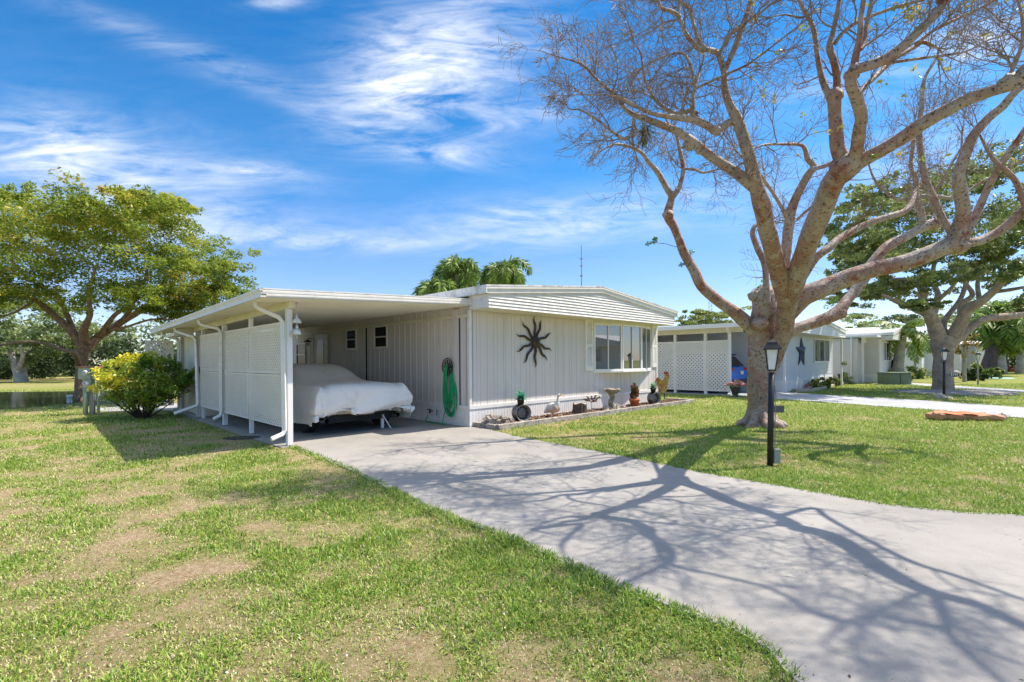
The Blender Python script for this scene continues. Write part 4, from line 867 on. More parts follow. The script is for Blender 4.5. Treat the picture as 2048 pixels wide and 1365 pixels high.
# ---------------------------------------------------------------- big leafy tree on the left
LT = thing('spreading_leafy_tree', 'big wide leafy tree with layered yellow green crown left of the carport', 'tree', tuple(G(160, 800)))
LT.location = (0,0,0)
BR2 = mat('rough_brown_bark', (.20,.13,.085), .85, .3, 3, bump=.8, bs=22, c2=(.38,.24,.15), c2at=.55, c2w=.1)
LD = G(160, 801).y
limbset(LT, [[(160,806,20),(159,770,16),(161,740,16),(166,715,20),(170,690,25)],[(168,700,19),(150,670,16),(118,640,12),(70,600,10),(20,585,9),(-40,575,6)],[(172,700,19),(190,680,16),(215,662,14),(250,640,13),(275,625,12),(310,600,9),(330,560,7),(360,530,5)],
 [(170,690,19),(168,660,14),(180,630,10),(178,590,7),(190,540,5)],[(150,670,12),(130,620,8),(110,590,7),(60,560,5),(24,520,5),(22,470,4)],[(262,632,9),(300,615,8),(350,608,6),(400,600,5),(450,590,3)],[(200,672,11),(230,630,8),(262,610,6),(290,560,5),(300,500,3)],[(240,645,8),(262,618,7),(272,590,6),(276,560,5)],
 [(70,600,7),(30,625,5),(-20,640,5)],[(215,662,7),(250,655,5),(300,640,4),(345,640,3)],[(162,712,8),(150,705,8),(128,700,7),(100,690,6),(60,684,5),(0,690,5)],[(160,735,11),(152,712,9),(144,704,7)]], LD, BR2, dj=2.5)
rs = random.Random(8)
blobsL = [(40,465,80,45),(110,440,90,38),(200,428,90,33),(290,420,60,33),(320,430,70,38),(240,450,110,40),(380,490,70,30),(410,535,65,28),(440,575,38,20),(365,575,85,30),(300,545,110,35),(200,500,130,40),(90,510,110,40),(0,500,90,50),(30,560,90,35),(130,570,90,35),(230,590,90,28),(330,620,60,18),(400,600,55,18),(60,610,80,20),(-60,460,70,70),(-50,560,70,60),(150,450,100,35),(15,395,40,22),(270,400,40,14),(345,410,40,12),(350,520,90,30)]
c1 = pxc(blobsL, LD, 1.5, 2.4, rs, .5); c1 = [(x, y, z, rx, ry, rz, .35+.35*rs.random()) for x, y, z, rx, ry, rz, t in c1]
c2_ = sub(c1, 30, .27, rs, None); c2_ = [(x, y, z, rx, ry, min(rz, .2)+.07, t) for x, y, z, rx, ry, rz, t in c2_]
LG = leafmat('yellow_green_leaf', (.06,.11,.014), (.32,.39,.045), (.62,.46,.08), .45, .45)
leafcloud('crown', c2_, 120, .125, LG, LT, 5, flat=1.6)

# ---------------------------------------------------------------- big right tree
BR3 = mat('smooth_grey_brown_bark', (.40,.31,.235), .85, .2, 2.5, bump=.8, bs=20, c2=(.20,.15,.11), c2at=.58, c2w=.12)
RT = thing('broad_oak_tree', 'broad leafy tree with thick grey forked trunk behind the neighbour driveway', 'tree'); RD = G(1886, 782).y
limbset(RT, [[(1886,786,44),(1886,776,37),(1886,750,34),(1887,715,33),(1885,690,40),(1890,676,42)],[(1882,690,30),(1872,660,26),(1862,638,22),(1856,625,20),(1845,600,14),(1840,575,11),(1815,560,8),(1780,560,6)],[(1862,640,18),(1870,615,14),(1876,590,11),(1865,560,9),(1870,520,7)],[(1896,690,30),(1912,665,26),(1925,640,22),(1935,618,18),(1960,605,16),(1985,585,13),(2010,560,11),(2040,530,8)],
 [(1900,690,20),(1935,660,16),(1965,640,14),(2000,635,14),(2048,630,12),(2100,620,9)],[(1888,690,18),(1886,660,14),(1890,640,11),(1920,600,9),(1935,560,8),(1950,530,6)],[(1858,632,12),(1820,615,10),(1790,602,8),(1765,590,5)],[(1925,642,13),(1922,610,11),(1945,590,9),(1925,560,7),(1910,530,6)],[(1848,605,9),(1852,570,8),(1842,540,6),(1845,500,5)],[(1860,630,9),(1878,600,8),(1900,580,7),(1915,560,5)],[(1960,605,9),(1955,570,8),(1962,540,6)],[(1985,585,8),(2020,580,7),(2048,575,5)]], RD, BR3, n=10, dj=2.5)
blobsR = [(1740,400,60,30),(1700,470,50,35),(1760,450,70,40),(1830,400,70,35),(1900,370,80,30),(1980,340,80,30),(2050,360,60,50),(1720,540,50,35),(1770,580,55,25),(1800,520,70,35),(1880,480,80,40),(1960,440,90,45),(2040,460,70,60),(1700,590,35,14),(1850,560,50,25),(1950,540,60,30),(2030,550,50,30),(2110,430,60,90),(1840,610,25,10),(1990,500,50,30),(1740,500,50,25),(1685,510,25,20),(2060,610,30,20)]
c1 = pxc(blobsR, RD, 1.4, 2.5, rs, .5); c2_ = sub(c1, 34, .26, rs); c2_ = [(x, y, z, rx, ry, rz, t*.9) for x, y, z, rx, ry, rz, t in c2_]
RG = leafmat('mid_green_leaf', (.10,.15,.04), (.33,.38,.12), (.52,.52,.22), .45, .35)
leafcloud('crown', c2_, 92, .16, RG, RT, 6, flat=.8)

# ---------------------------------------------------------------- generic background tree
def bgtree(name, label, cat, px, by, blist, trunks, leafm, barkm, seed, d=None, per=90, size=.3, k=10, f=.34, dj=1.5, group=None, tb_=.5):
    d = d or G(px, by).y; t = thing(name, label, cat, group=group); r = random.Random(seed)
    if trunks: limbset(t, trunks, d, barkm, n=7, dj=1)
    c = sub(pxc(blist, d, 1.0, dj, r, tb_), k, f, r); leafcloud('crown', c, per, size, leafm, t, seed, flat=.6); return t
PALEB = mat('pale_grey_bark', (.42,.38,.34), .85, .2, 2, bump=.4, bs=10, c2=(.2,.17,.14), c2at=.6)
GRN2 = leafmat('silvery_green_leaf', (.08,.12,.04), (.25,.31,.12), (.42,.45,.2), .45, .35)
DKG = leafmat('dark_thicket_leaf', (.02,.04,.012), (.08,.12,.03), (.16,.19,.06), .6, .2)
PALM = leafmat('palm_frond', (.07,.14,.02), (.27,.38,.06), (.52,.52,.17), .4, .35)
bgtree('pale_trunk_tree', 'pale trunked leafy tree beyond the pond at the far left edge', 'tree', 40, 765, [(20,700,70,35),(60,670,60,30),(-20,660,60,40),(80,640,70,30),(10,630,60,30)], [[(38,768,16),(33,745,13),(26,720,11),(20,700,9)],[(34,740,9),(45,715,7),(40,690,5)]], GRN2, PALEB, 11, tb_=.6)
bgtree('pale_trunk_tree', 'second pale trunked tree beyond the pond, nearer the meter post', 'tree', 50, 765, [(110,690,55,25),(140,650,60,25),(95,705,35,16),(190,660,50,20),(170,690,25,20)], [[(50,768,14),(47,745,11),(49,725,10),(60,700,7)],[(47,740,8),(38,715,6)]], GRN2, PALEB, 12, d=38.5, tb_=.6)
DT = thing('dark_thicket', 'dense dark shrubbery along the bank behind the pale trunked trees', 'shrubbery'); DT['kind'] = 'stuff'
del DT['category']
r_ = random.Random(5); cl = []
for i in range(70):
    px = r_.uniform(-200, 400); d = r_.uniform(41, 47); p = P(px, r_.uniform(690, 760), d); cl.append((p.x, p.y, p.z, 1.3, 1.3, 1.0, .3))
bpy.data.objects.remove(DT)
o = leafcloud('dark_thicket', cl, 260, .34, DKG, None, 15); o['kind'] = 'stuff'; o['label'] = 'dense dark shrubbery along the bank behind the pale trunked trees'
rr_ = random.Random(77); cl = []
for i in range(150):
    px = rr_.uniform(-300, 560); d = rr_.uniform(52, 60); p = P(px, rr_.uniform(655, 755) if px < 340 else rr_.uniform(690, 755), d); cl.append((p.x, p.y, p.z, 1.9, 1.9, 1.5, rr_.uniform(.2, .7)))
o = leafcloud('far_woodland', cl, 160, .5, GRN2, None, 16); o['kind'] = 'stuff'; o['label'] = 'far off belt of green woodland beyond the pond on the left'
bgtree('rounded_tree', 'rounded green tree showing above the neighbour carport roof', 'tree', 1415, 745, [(1415,640,48,16),(1385,648,30,10),(1445,650,28,10),(1400,628,26,8),(1430,632,30,9),(1360,665,25,9),(1395,670,60,16)], [[(1415,740,8),(1415,690,6),(1410,650,4)]], RG, PALEB, 21, d=42, size=.24, k=14)
bgtree('rounded_tree', 'rounded tree with airy crown above the second neighbour house roof', 'tree', 1725, 745, [(1725,645,38,15),(1700,660,22,10),(1745,660,22,12),(1720,632,22,6)], [[(1722,740,6),(1722,680,5),(1718,650,3)]], RG, PALEB, 22, d=44, size=.22, k=14, per=70)
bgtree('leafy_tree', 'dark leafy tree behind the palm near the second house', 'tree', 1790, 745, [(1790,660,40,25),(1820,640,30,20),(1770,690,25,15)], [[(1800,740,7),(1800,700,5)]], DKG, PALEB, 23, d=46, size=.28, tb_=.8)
bgtree('fine_leaved_tree', 'feathery pale green tree canopy seen through the broad tree fork', 'tree', 1960, 735, [(1930,620,70,14),(2000,640,60,14),(2048,610,50,16),(1900,640,40,14),(1960,655,60,12),(2040,660,40,20)], [[(1985,745,7),(1985,700,6),(1970,650,4)]], GRN2, PALEB, 24, d=48, size=.26, tb_=.65)
cl = []
for i in range(150):
    px = rr_.uniform(1780, 2350); d = rr_.uniform(60, 72); p = P(px, rr_.uniform(672, 738), d); cl.append((p.x, p.y, p.z, 2.0, 2.0, 1.3, rr_.uniform(.1, .6)))
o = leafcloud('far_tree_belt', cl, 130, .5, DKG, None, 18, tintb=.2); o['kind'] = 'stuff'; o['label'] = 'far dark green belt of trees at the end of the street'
cl = []
for i in range(110):
    px = rr_.uniform(560, 1820); d = rr_.uniform(75, 90); p = P(px, rr_.uniform(695, 738), d); cl.append((p.x, p.y, p.z, 2.6, 2.6, 1.3, rr_.uniform(.2, .7)))
o = leafcloud('distant_tree_line', cl, 90, .6, GRN2, None, 19); o['kind'] = 'stuff'; o['label'] = 'distant low tree line behind the houses'

# ---------------------------------------------------------------- palms
def frond_pts(base, az, el, L_, bendk, n=12):
    pts = [base]; p = base.copy(); e = el
    for i in range(n): e -= bendk/n; p = p+Vector((math.cos(az)*math.cos(e), math.sin(az)*math.cos(e), math.sin(e)))*(L_/n); pts.append(p)
    return pts
def palm(name, label, base, height, tr, nf, L_, lean=(0,0), bendk=2.3, leaf=.32, fluffy=True, seed=0, m=None, barkm=None, group=None, thick=1.6, elmin=-.3, fan=False, nl=34, cat='palm tree'):
    r = random.Random(seed); t = thing(name, label, cat, tuple(base), group=group)
    b = MB(); n = 10; pts = [Vector((lean[0]*(i/n)**1.5, lean[1]*(i/n)**1.5, height*i/n-.05)) for i in range(n+1)]
    b.tube(pts, [tr*(1.35-.35*min(1, i/3))*(1-.25*i/n)*(1+.06*(i % 2)) for i in range(n+1)], 10); b.build('trunk', barkm or PALEB, t, True)
    top = pts[-1]; V4 = []; T4 = []; sp_ = MB()
    for f_ in range(nf):
        az = f_*2.399+r.uniform(-.3, .3); el = 1.35-(1.35-elmin)*((f_+.5)/nf)+r.uniform(-.1, .1); fp = frond_pts(top, az, el, L_*r.uniform(.85, 1.1), bendk*r.uniform(.8, 1.15))
        sp_.tube(fp, [.03*thick*(1-.8*i/12)+.004 for i in range(13)], 4, False)
        for i in range(1, 13):
            a, c = fp[i-1], fp[i]; d = (c-a).normalized(); w = d.cross(Vector((0,0,1))); w = w.normalized() if w.length > .01 else Vector((1,0,0)); u_ = w.cross(d)
            for j in range(max(1, nl//12)):
                for sg in (-1, 1):
                    o_ = a.lerp(c, r.random()); roll = r.uniform(-1.2, 1.2) if fluffy else r.uniform(-.25, .15)
                    ld = (w*sg*math.cos(roll)+u_*math.sin(roll)+d*.55+Vector((0,0,-.25 if not fluffy else -.12))).normalized()
                    ll = leaf*r.uniform(.7, 1.15)*(math.sin(math.pi*min(1, (i+.8)/13.5))**.5 if True else 1); tip = o_+ld*ll+Vector((0,0,-ll*.25)); ww = d*(.03*leaf/.32)
                    mid = o_+ld*ll*.5; V4 += [o_-ww*.4, mid-ww, tip, mid+ww]; T4 += [min(1, max(0, .45+r.uniform(-.3, .3)))]*4
    sp_.build('frond_stems', mat('frond_stem', (.16,.19,.05), .5), t)
    va = np.array([tuple(v) for v in V4]); npmesh('fronds', va, [np.arange(len(va)).reshape(-1, 4)], m or PALM, t, np.array(T4))
    return t
for i, (px, py, s) in enumerate(((925,560,21),(868,600,24),(1005,560,23))):
    p = P(px, py, 25+i*1.2); hgt = [P(915,588,25).z, P(868,600,25).z, P(1000,585,25).z][i]
    bx_ = [P(912,535,25.0), P(872,572,24.0), P(1002,538,26.0)][i]
    palm('foxtail_palm', ['bushy foxtail palm behind the carport roof, middle of the clump', 'bushy foxtail palm behind the carport roof, leftmost and lowest', 'bushy foxtail palm behind the house roof, rightmost of the clump'][i], Vector((bx_.x, bx_.y, 0)), bx_.z, .16, [15,11,17][i], [2.1,1.7,2.1][i], bendk=3.1, leaf=.46, seed=31+i, group='foxtail palms behind the house', nl=108, elmin=-.2)
MB_ = MB(); 
ant = thing('radio_mast', 'thin tall antenna mast rising behind the house roof', 'antenna', tuple(Vector((P(1163,560,40).x, 40, 0)))); zt = P(1162,492,40).z
b = MB(); b.tube([(0,0,0),(0,0,zt)], [.05,.025], 6); b.build('mast', mat('dull_steel', (.22,.22,.25), .5, .2, metal=.6), ant)
for fz in (.70,.80,.87): z_ = P(1162,492+ (1-fz)*200,40).z; MB().tube([(-.12,0,z_),(.12,0,z_)], .05, 6).build('crossbar', mat('dull_steel', (.3,.3,.3)), ant)
ant = thing('lattice_mast', 'faint distant radio mast beyond the neighbour roof', 'antenna', tuple(Vector((P(1421,640,75).x, 75, 0)))); b = MB()
for s_ in (-.22, .22): b.tube([(s_,0,0),(s_,0,P(1421,583,75).z)], .045, 5)
for i in range(20): z_ = i*.62; b.tube([(-.22,0,z_),(.22,0,z_+.5)], .03, 4, False)
b.build('mast', mat('pale_steel', (.5,.5,.52)), ant)

# ---------------------------------------------------------------- croton shrub, meter post, pipe stub
g0 = G(287, 836); SHR = thing('variegated_shrub', 'rounded yellow and green leafed shrub standing left of the carport', 'shrub', (0,0,0))
D0 = g0.y; b = MB(); r = random.Random(2)
for i in range(22):
    a = r.uniform(0, 6.28); tip = g0+Vector((math.cos(a)*r.uniform(.3, 1.0), math.sin(a)*r.uniform(.3, .8), r.uniform(.4, 1.5)))
    b.tube(crom([tuple(g0+Vector((math.cos(a)*.08, math.sin(a)*.08, -.02))), tuple(g0.lerp(tip, .35)+Vector((math.cos(a)*.12, math.sin(a)*.1, 0))), tuple(tip)], 4), [.035,.03,.026,.022,.018,.015,.012,.009,.006], 5)
b.build('stems', mat('dark_stem', (.07,.05,.035), .8), SHR)
cl = []; 
for i in range(135):
    while True:
        q = Vector((r.uniform(-1,1), r.uniform(-1,1), r.uniform(-1,1)))
        if .55 < q.length < 1: break
    p = g0+Vector((q.x*1.02, q.y*.95, .93+q.z*.68)); p += Vector((-.02,0,0)); yel = (q.x < .30)*(q.z > -.35)
    cl.append((p.x, p.y, p.z, .17, .17, .13, min(1, max(0, (.85 if yel else .48)+r.uniform(-.2, .15)-(.22 if q.x > .1 else 0)*(q.z > .3)))))
for i in range(8): p = g0+Vector((1.05+i*.055, -.1, .85+i*.055)); cl.append((p.x, p.y, p.z, .09, .09, .07, .1))
leafcloud('foliage', cl, 62, .105, leafmat('croton_leaf', (.07,.17,.02), (.40,.48,.06), (.90,.76,.06), .35, .3), SHR, 9, flat=.9, asp=.42)

g0 = G(179, 829); MP = thing('meter_pedestal', 'weathered green utility post with two round electric meters by the shrub', 'meter', tuple(g0), R(-4)); sc0 = g0.y/FPX
GP = mat('faded_green_paint', (.26,.36,.25), .6, .2, 6, c2=(.38,.34,.27), c2at=.55); GW = mat('weathered_grey_wood', (.34,.33,.29), .85, .25, 5, c2=(.16,.14,.12), c2at=.6, bump=.5, scl=(4,4,.5))
for x_, w_, m_, nm_ in ((-.19,.05,GP,'side_post'),(.22,.045,GP,'side_post'),(.04,.13,GW,'centre_board')): MB().box(x_-w_/2, x_+w_/2, .02, .07, -.05, 1.17 if x_ != .04 else .82).build(nm_, m_, MP)
b = MB(); b.tube([(-.06,-.03,-.02),(-.06,-.03,.8)], .035, 10); b.build('conduit', GP, MP, True); b = MB(); b.tube([(.13,.0,-.02),(.13,.0,.8)], .02, 8); b.build('conduit', GW, MP, True)
MB().box(-.29,-.12,-.05,.1,.97,1.28).build('meter_box', GP, MP, bevel=.01); b_ = MB().box(-.115,.115,-.09,.1,.97,1.28).build('meter_box', GP, MP, bevel=.01); MB().box(.12,.29,-.05,.1,.97,1.28).build('meter_box', GP, MP, bevel=.01)
MB().box(-.11,.11,-.07,.06,.68,.965).build('meter_box', GP, MP, bevel=.01)
MB().box(-.31,.31,-.1,.12,1.285,1.315).build('cap_board', mat('rusty_cap', (.35,.15,.10), .8, .2), MP)
for z_, y_ in ((1.14,-.09),(.83,-.07)):
    b = MB(); b.lathe([(0,-.07),(.065,-.065),(.078,-.04),(.08,0)], (0,y_,z_), 22, 1); mo = b.build('meter_dial', mat('meter_glass', (.62,.63,.60), .2, .1, 30), MP, True)
    b = MB(); b.box(-.035,.035,y_-.074,y_-.069,z_+.005,z_+.035); b.box(-.05,.05,y_-.074,y_-.067,z_-.03,z_-.02); b.build('dial_plate', mat('dial_grey', (.2,.2,.2), .5), mo)
g0 = G(139, 805); PS = thing('pipe_stub', 'short white capped pipe standing in the lawn near the pond', 'pipe', tuple(g0)); b = MB(); b.lathe([(0,.27),(.075,.265),(.085,.25),(.085,.19),(.075,.185),(.075,-.02)], (0,0,0), 16); b.build('pipe', WHITE2, PS, True)
b = MB(); b.lathe([(0,.285),(.03,.285),(.035,.265)], (0,0,0), 12); b.build('cap', GW, PS, True)

# ================================================================== ornaments of the front bed
def bed_pt(px, py, z=.06):
    g = G(px, py, z); l = loc(g)
    if l.y > -.44: return g
    u_, z_ = FR(px, py, -.42); return LP(u_, -.42)+Vector((0, 0, z))
ZV = Vector((0, 0, 1))
c = FR(1071, 684, -.03); SUNO = thing('sun_wall_ornament', 'dark metal sun face with ten wavy rays on the front wall', 'wall ornament', tuple(LP(c[0], -.0, c[1])), ROTZ)
SM = mat('dark_bronze_metal', (.055,.045,.04), .5, .3, 12, metal=.5, c2=(.13,.085,.06), c2at=.56, bump=.3)
b = MB(); b.ell((0,-.045,0), (.135,.05,.15), 20, 12); b.build('sun_face', SM, SUNO, True)
b = MB(); b.ell((-.045,-.092,.03), (.02,.012,.012)); b.ell((.045,-.092,.03), (.02,.012,.012)); b.ell((0,-.095,-.01), (.016,.02,.045)); b.ell((0,-.088,-.065), (.04,.012,.012)); b.tube([(-.07,-.085,.055),(-.04,-.095,.065),(-.015,-.095,.05)], .008, 5); b.tube([(.07,-.085,.055),(.04,-.095,.065),(.015,-.095,.05)], .008, 5); b.build('facial_features', SM, SUNO, True)
for tp in [(1069,633),(1084,641),(1103,668),(1103,703),(1094,722),(1070.5,736),(1047,727),(1033,703),(1033,668),(1044.5,643)]:
    u_, z_ = FR(tp[0], tp[1], -.03); e = Vector((u_-c[0], 0, z_-c[1])); Lr = e.length; d = e.normalized(); s = Vector((-d.z, 0, d.x)); pts = []
    for i in range(15): t = i/14; pts.append(d*(.11+(Lr-.11)*t)+s*(.022*math.sin(t*9.5))*(.4+t)+Vector((0,-.03,0)))
    b = MB(); b.tube(pts, [.033-.010*(i/14) if i < 11 else .024*(1-(i-10)/4.2)+.002 for i in range(15)], 8); b.build('sun_ray', SM, SUNO, True)

RIMM = mat('dull_steel_wheel', (.26,.25,.24), .45, .2, 6, metal=.5, c2=(.12,.09,.07), c2at=.6, bump=.2); POTB = mat('black_plastic_pot', (.03,.022,.02), .5, .2)
def wheelrim(px, py, r, label, ax, pcolor, tall, seed):
    p = bed_pt(px, py); p = Vector((p.x, p.y, .055)); t = thing('wheel_rim_planter', label, 'planter', tuple(p), math.atan2(ax[1], ax[0]), group=None)
    b = MB(); w = .22; pf = [(r*1.0,w/2),(r*1.03,w/2),(r*1.03,w/2-.012),(r*.93,w/2-.025),(r*.84,w/2-.06),(r*.80,0),(r*.84,-w/2+.06),(r*.93,-w/2+.025),(r*1.03,-w/2+.012),(r*1.03,-w/2),(r*.98,-w/2),(r*.88,-w/2+.03),(r*.78,-w/2+.06),(r*.77,0),(r*.80,w/2-.06),(r*.90,w/2-.02),(r,w/2)]
    b.lathe([(a, z) for a, z in pf], (0,0,r*1.02), 36, 0); b.build('rim_barrel', RIMM, t, True)
    b = MB(); b.lathe([(r*.79,.0),(r*.6,.02),(r*.5,.04),(r*.32,.035),(r*.28,.05),(r*.14,.05),(r*.13,.03),(0,.03)], (-.0,0,r*1.02), 32, 0); b.build('wheel_disc', RIMM, t, True)
    b = MB()
    for i in range(5): a = i*1.2566; b.ell((.045, r*.22*math.cos(a), r*1.02+r*.22*math.sin(a)), (.012,.012,.012), 8, 6)
    for i in range(10): a = i*.628; b.ell((.028, r*.66*math.cos(a), r*1.02+r*.66*math.sin(a)), (.006,.018,.018), 8, 6)
    b.build('lug_studs', BLACKM, t)
    b = MB(); zt = r*2.0; b.lathe([(.0,zt-.02),(.065,zt-.02),(.085,zt+.12),(.092,zt+.12),(.092,zt+.135),(.08,zt+.135),(.078,zt+.11),(0,zt+.11)], (-.03,0,0), 20); b.build('pot', POTB, t, True)
    r_ = random.Random(seed); V4 = []; T4 = []
    for i in range(66):
        a = r_.uniform(0, 6.28); el = r_.uniform(.1, 1.25); L_ = r_.uniform(.14, .30); q = Vector((-.03,0,zt+.12)); dd = Vector((math.cos(a)*math.cos(el), math.sin(a)*math.cos(el), math.sin(el))); s = dd.cross(ZV).normalized()*r_.uniform(.016, .032)
        for k in range(3):
            n2 = q+dd*(L_/3); w0, w1 = (1, .95, .7)[k], (.95, .7, .05)[k]; V4 += [q-s*w0, q+s*w0, n2+s*w1, n2-s*w1]; T4 += [min(1, r_.random()*.6+k*.15)]*4; q = n2; dd = (dd+Vector((0,0,-.33))).normalized()
    va = np.array([tuple(v) for v in V4]); npmesh('leaves', va, [np.arange(len(va)).reshape(-1, 4)], pcolor, t, np.array(T4)); return t
TEAL = leafmat('teal_leaves', (.03,.22,.15), (.10,.42,.28), (.55,.62,.30), .4, .3); SILV = leafmat('silver_green_leaves', (.12,.30,.22), (.40,.58,.45), (.66,.72,.58), .5, .3)
wheelrim(1043, 849, .185, 'upright steel wheel rim with a pot of teal leaves, left end of the bed', (.5,-.87), TEAL, .2, 3)
wheelrim(1308, 811, .175, 'upright steel wheel rim with pale silvery leaves, near the rooster', (.5,-.87), SILV, .2, 4)
# rocks
RK = mat('pitted_grey_rock', (.27,.24,.21), .95, .3, 12, bump=1, bs=40, c2=(.48,.40,.30), c2at=.55)
RK2 = mat('pale_coral_rock', (.58,.52,.44), .95, .25, 12, bump=1, bs=40, c2=(.30,.25,.2), c2at=.6)
def rock(px, py, r, label, m, seed, sq=.8, name='rock', group=None):
    p = bed_pt(px, py); b = MB(); b.ell((0,0,r*sq*.55), (r, r*.85, r*sq), 18, 12, .9, seed); o = tag(b.build(name, m, None, False), label, 'rock', group); o.location = (p.x, p.y, .04); return o
rock(981, 850, .17, 'largest dark pitted rock at the left end of the flower bed', RK, 3.1); rock(1003, 853, .13, 'brown pitted rock between the dark rock and the wheel rim', RK, 5.3)
rock(1017, 846, .10, 'small rock close behind the left wheel rim', RK, 9.3); rock(993, 846, .10, 'low rock against the skirting between two larger rocks', RK, 12.1)
rock(1212, 821, .10, 'pale rock left of the bird bath foot', RK2, 2.2); rock(1222, 823, .07, 'small whitest rock in front of the bird bath', RK2, 7.7); rock(1232, 818, .11, 'tan rock right of the bird bath foot', RK2, 4.4); rock(1246, 817, .08, 'last small pale rock between bird bath and terracotta pot', RK2, 8.4)
# duck
p = bed_pt(1106, 837); DK = thing('goose_statue', 'white goose garden statue with tan wing and orange feet', 'statue', (p.x, p.y, .055), R(-25))
GWm = mat('painted_white_statue', (.66,.65,.62), .6, .1, 6, c2=(.4,.38,.34), c2at=.62); ORG = mat('faded_orange', (.62,.30,.20), .7, .15)
b = MB(); pts = crom([(-.23,0,.10),(-.17,0,.14),(-.05,0,.22),(.05,0,.25),(.11,0,.31),(.125,0,.40),(.13,0,.49),(.15,0,.525),(.185,0,.53)], 5); rr0 = crom([(.015,),(.055,),(.115,),(.105,),(.06,),(.034,),(.026,),(.036,),(.02,)], 5)
b.tube(pts, [float(x[0]) for x in rr0], 14); b.build('body', GWm, DK, True)
b = MB(); b.ell((.02,-.085,.20), (.13,.025,.10), 16, 10); b.build('wing', mat('tan_wing', (.62,.40,.28), .7, .15), DK, True); b = MB(); b.ell((.02,.085,.20), (.13,.025,.10), 16, 10); b.build('wing', MC['tan_wing'], DK, True)
b = MB(); b.tube([(.18,0,.535),(.255,0,.535)], [.018,.008], 8); b.build('beak', mat('yellow_beak', (.70,.48,.18), .6, .1), DK, True)
for s in (-1, 1): b = MB(); b.tube([(.0,s*.035,.15),(.01,s*.04,.02)], .012, 6); b.box(-.03,.10,s*.04-.035,s*.04+.035,-.005,.012); b.build('leg', ORG, DK)
b = MB(); b.box(-.10,.24,-.10,.10,-.01,.008); b.build('base', mat('pink_base', (.66,.40,.36), .8, .1), DK)
# stump
p = bed_pt(1160, 831); ST = thing('tree_stump', 'short weathered grey tree stump with ridged sides standing in the bed', 'stump', (p.x, p.y, .04)); b = MB(); n = 40
prof = [(.205,0),(.19,.06),(.172,.14),(.165,.24),(.16,.275)]; k = len(b.v)
for (r, z) in prof:
    for j in range(n): a = 2*math.pi*j/n; rr2 = r*(1+.09*math.sin(j*2.1)+.07*mnoise.noise(Vector((math.cos(a)*3, math.sin(a)*3, 0)))); b.v.append((rr2*math.cos(a), rr2*math.sin(a), z+(.02*math.sin(a*3) if z > .2 else 0)))
for i in range(len(prof)-1):
    for j in range(n): q_ = i*n+j; w_ = i*n+(j+1) % n; b.f.append((q_, w_, w_+n, q_+n))
b.build('bark', mat('stump_bark', (.20,.15,.12), .95, .3, 6, c2=(.05,.035,.03), c2at=.52, bump=1, bs=30, scl=(6,6,.8)), ST)
b = MB(); b.v = [((  .155*(1+.09*math.sin(j*2.1)))*math.cos(2*math.pi*j/n), (  .155*(1+.09*math.sin(j*2.1)))*math.sin(2*math.pi*j/n), .268+.02*math.sin(6*math.pi*j/n)) for j in range(n)]+[(0,0,.262)]; b.f = [(j, (j+1) % n, n) for j in range(n)]
b.build('cut_top', mat('cut_wood', (.45,.38,.31), .9, .25, 10, bump=.5), ST)
# metal flower stake
p = bed_pt(1183, 823); FS = thing('flower_stake', 'rusty copper flower stake on a thin stem right of the stump', 'garden stake', (p.x, p.y, .04))
b = MB(); b.tube([(0,0,-.02),(.0,0,.30)], .008, 6); b.build('stake', mat('pale_rod', (.5,.48,.44), .6), FS); RU = mat('rusty_copper_leaf', (.24,.07,.035), .6, .4, 20, metal=.3, c2=(.07,.06,.05), c2at=.5)
b = MB(); r_ = random.Random(4); lim = []
for a_, L_ in ((.5,.26),(.9,.22),(2.3,.16),(2.8,.20),(1.5,.14),(.2,.13)):
    e = Vector((math.cos(a_)*L_, r_.uniform(-.03,.03), .27+math.sin(a_)*L_)); b.tube([(0,0,.25), tuple(Vector((0,0,.25)).lerp(e, .6)), tuple(e)], .006, 5)
    for k in range(9): q = Vector((0,0,.27)).lerp(e, .35+.08*k)+Vector((r_.uniform(-.02,.02), r_.uniform(-.02,.02), r_.uniform(-.02,.02))); b.ell(tuple(q), (.022,.007,.016), 6, 4)
b.build('flower_cluster', RU, FS)
# bird bath
p = bed_pt(1224, 819); BB = thing('bird_bath', 'mossy concrete bird bath on a twisted trunk-like pedestal', 'bird bath', (p.x, p.y, .045)); BM = mat('mossy_concrete', (.36,.31,.24), .95, .25, 9, bump=1, bs=35, c2=(.12,.105,.06), c2at=.54, c2w=.08)
b = MB(); pts = crom([(0,0,-.02),(.01,.01,.08),(-.02,0,.2),(.02,0,.32),(0,0,.42),(0,0,.47)], 5); rr0 = crom([(.12,),(.095,),(.085,),(.07,),(.085,),(.16,)], 5); b.tube(pts, [float(x[0]) for x in rr0], 16, True, .25); b.build('pedestal', BM, BB, True)
b = MB(); b.lathe([(0,.44),(.12,.46),(.22,.52),(.235,.56),(.22,.575),(.19,.55),(.1,.53),(0,.525)], (0,0,0), 28); b.v = [(x, y, z+.012*math.sin(5*math.atan2(y, x))) for x, y, z in b.v]; b.build('basin', BM, BB, True)
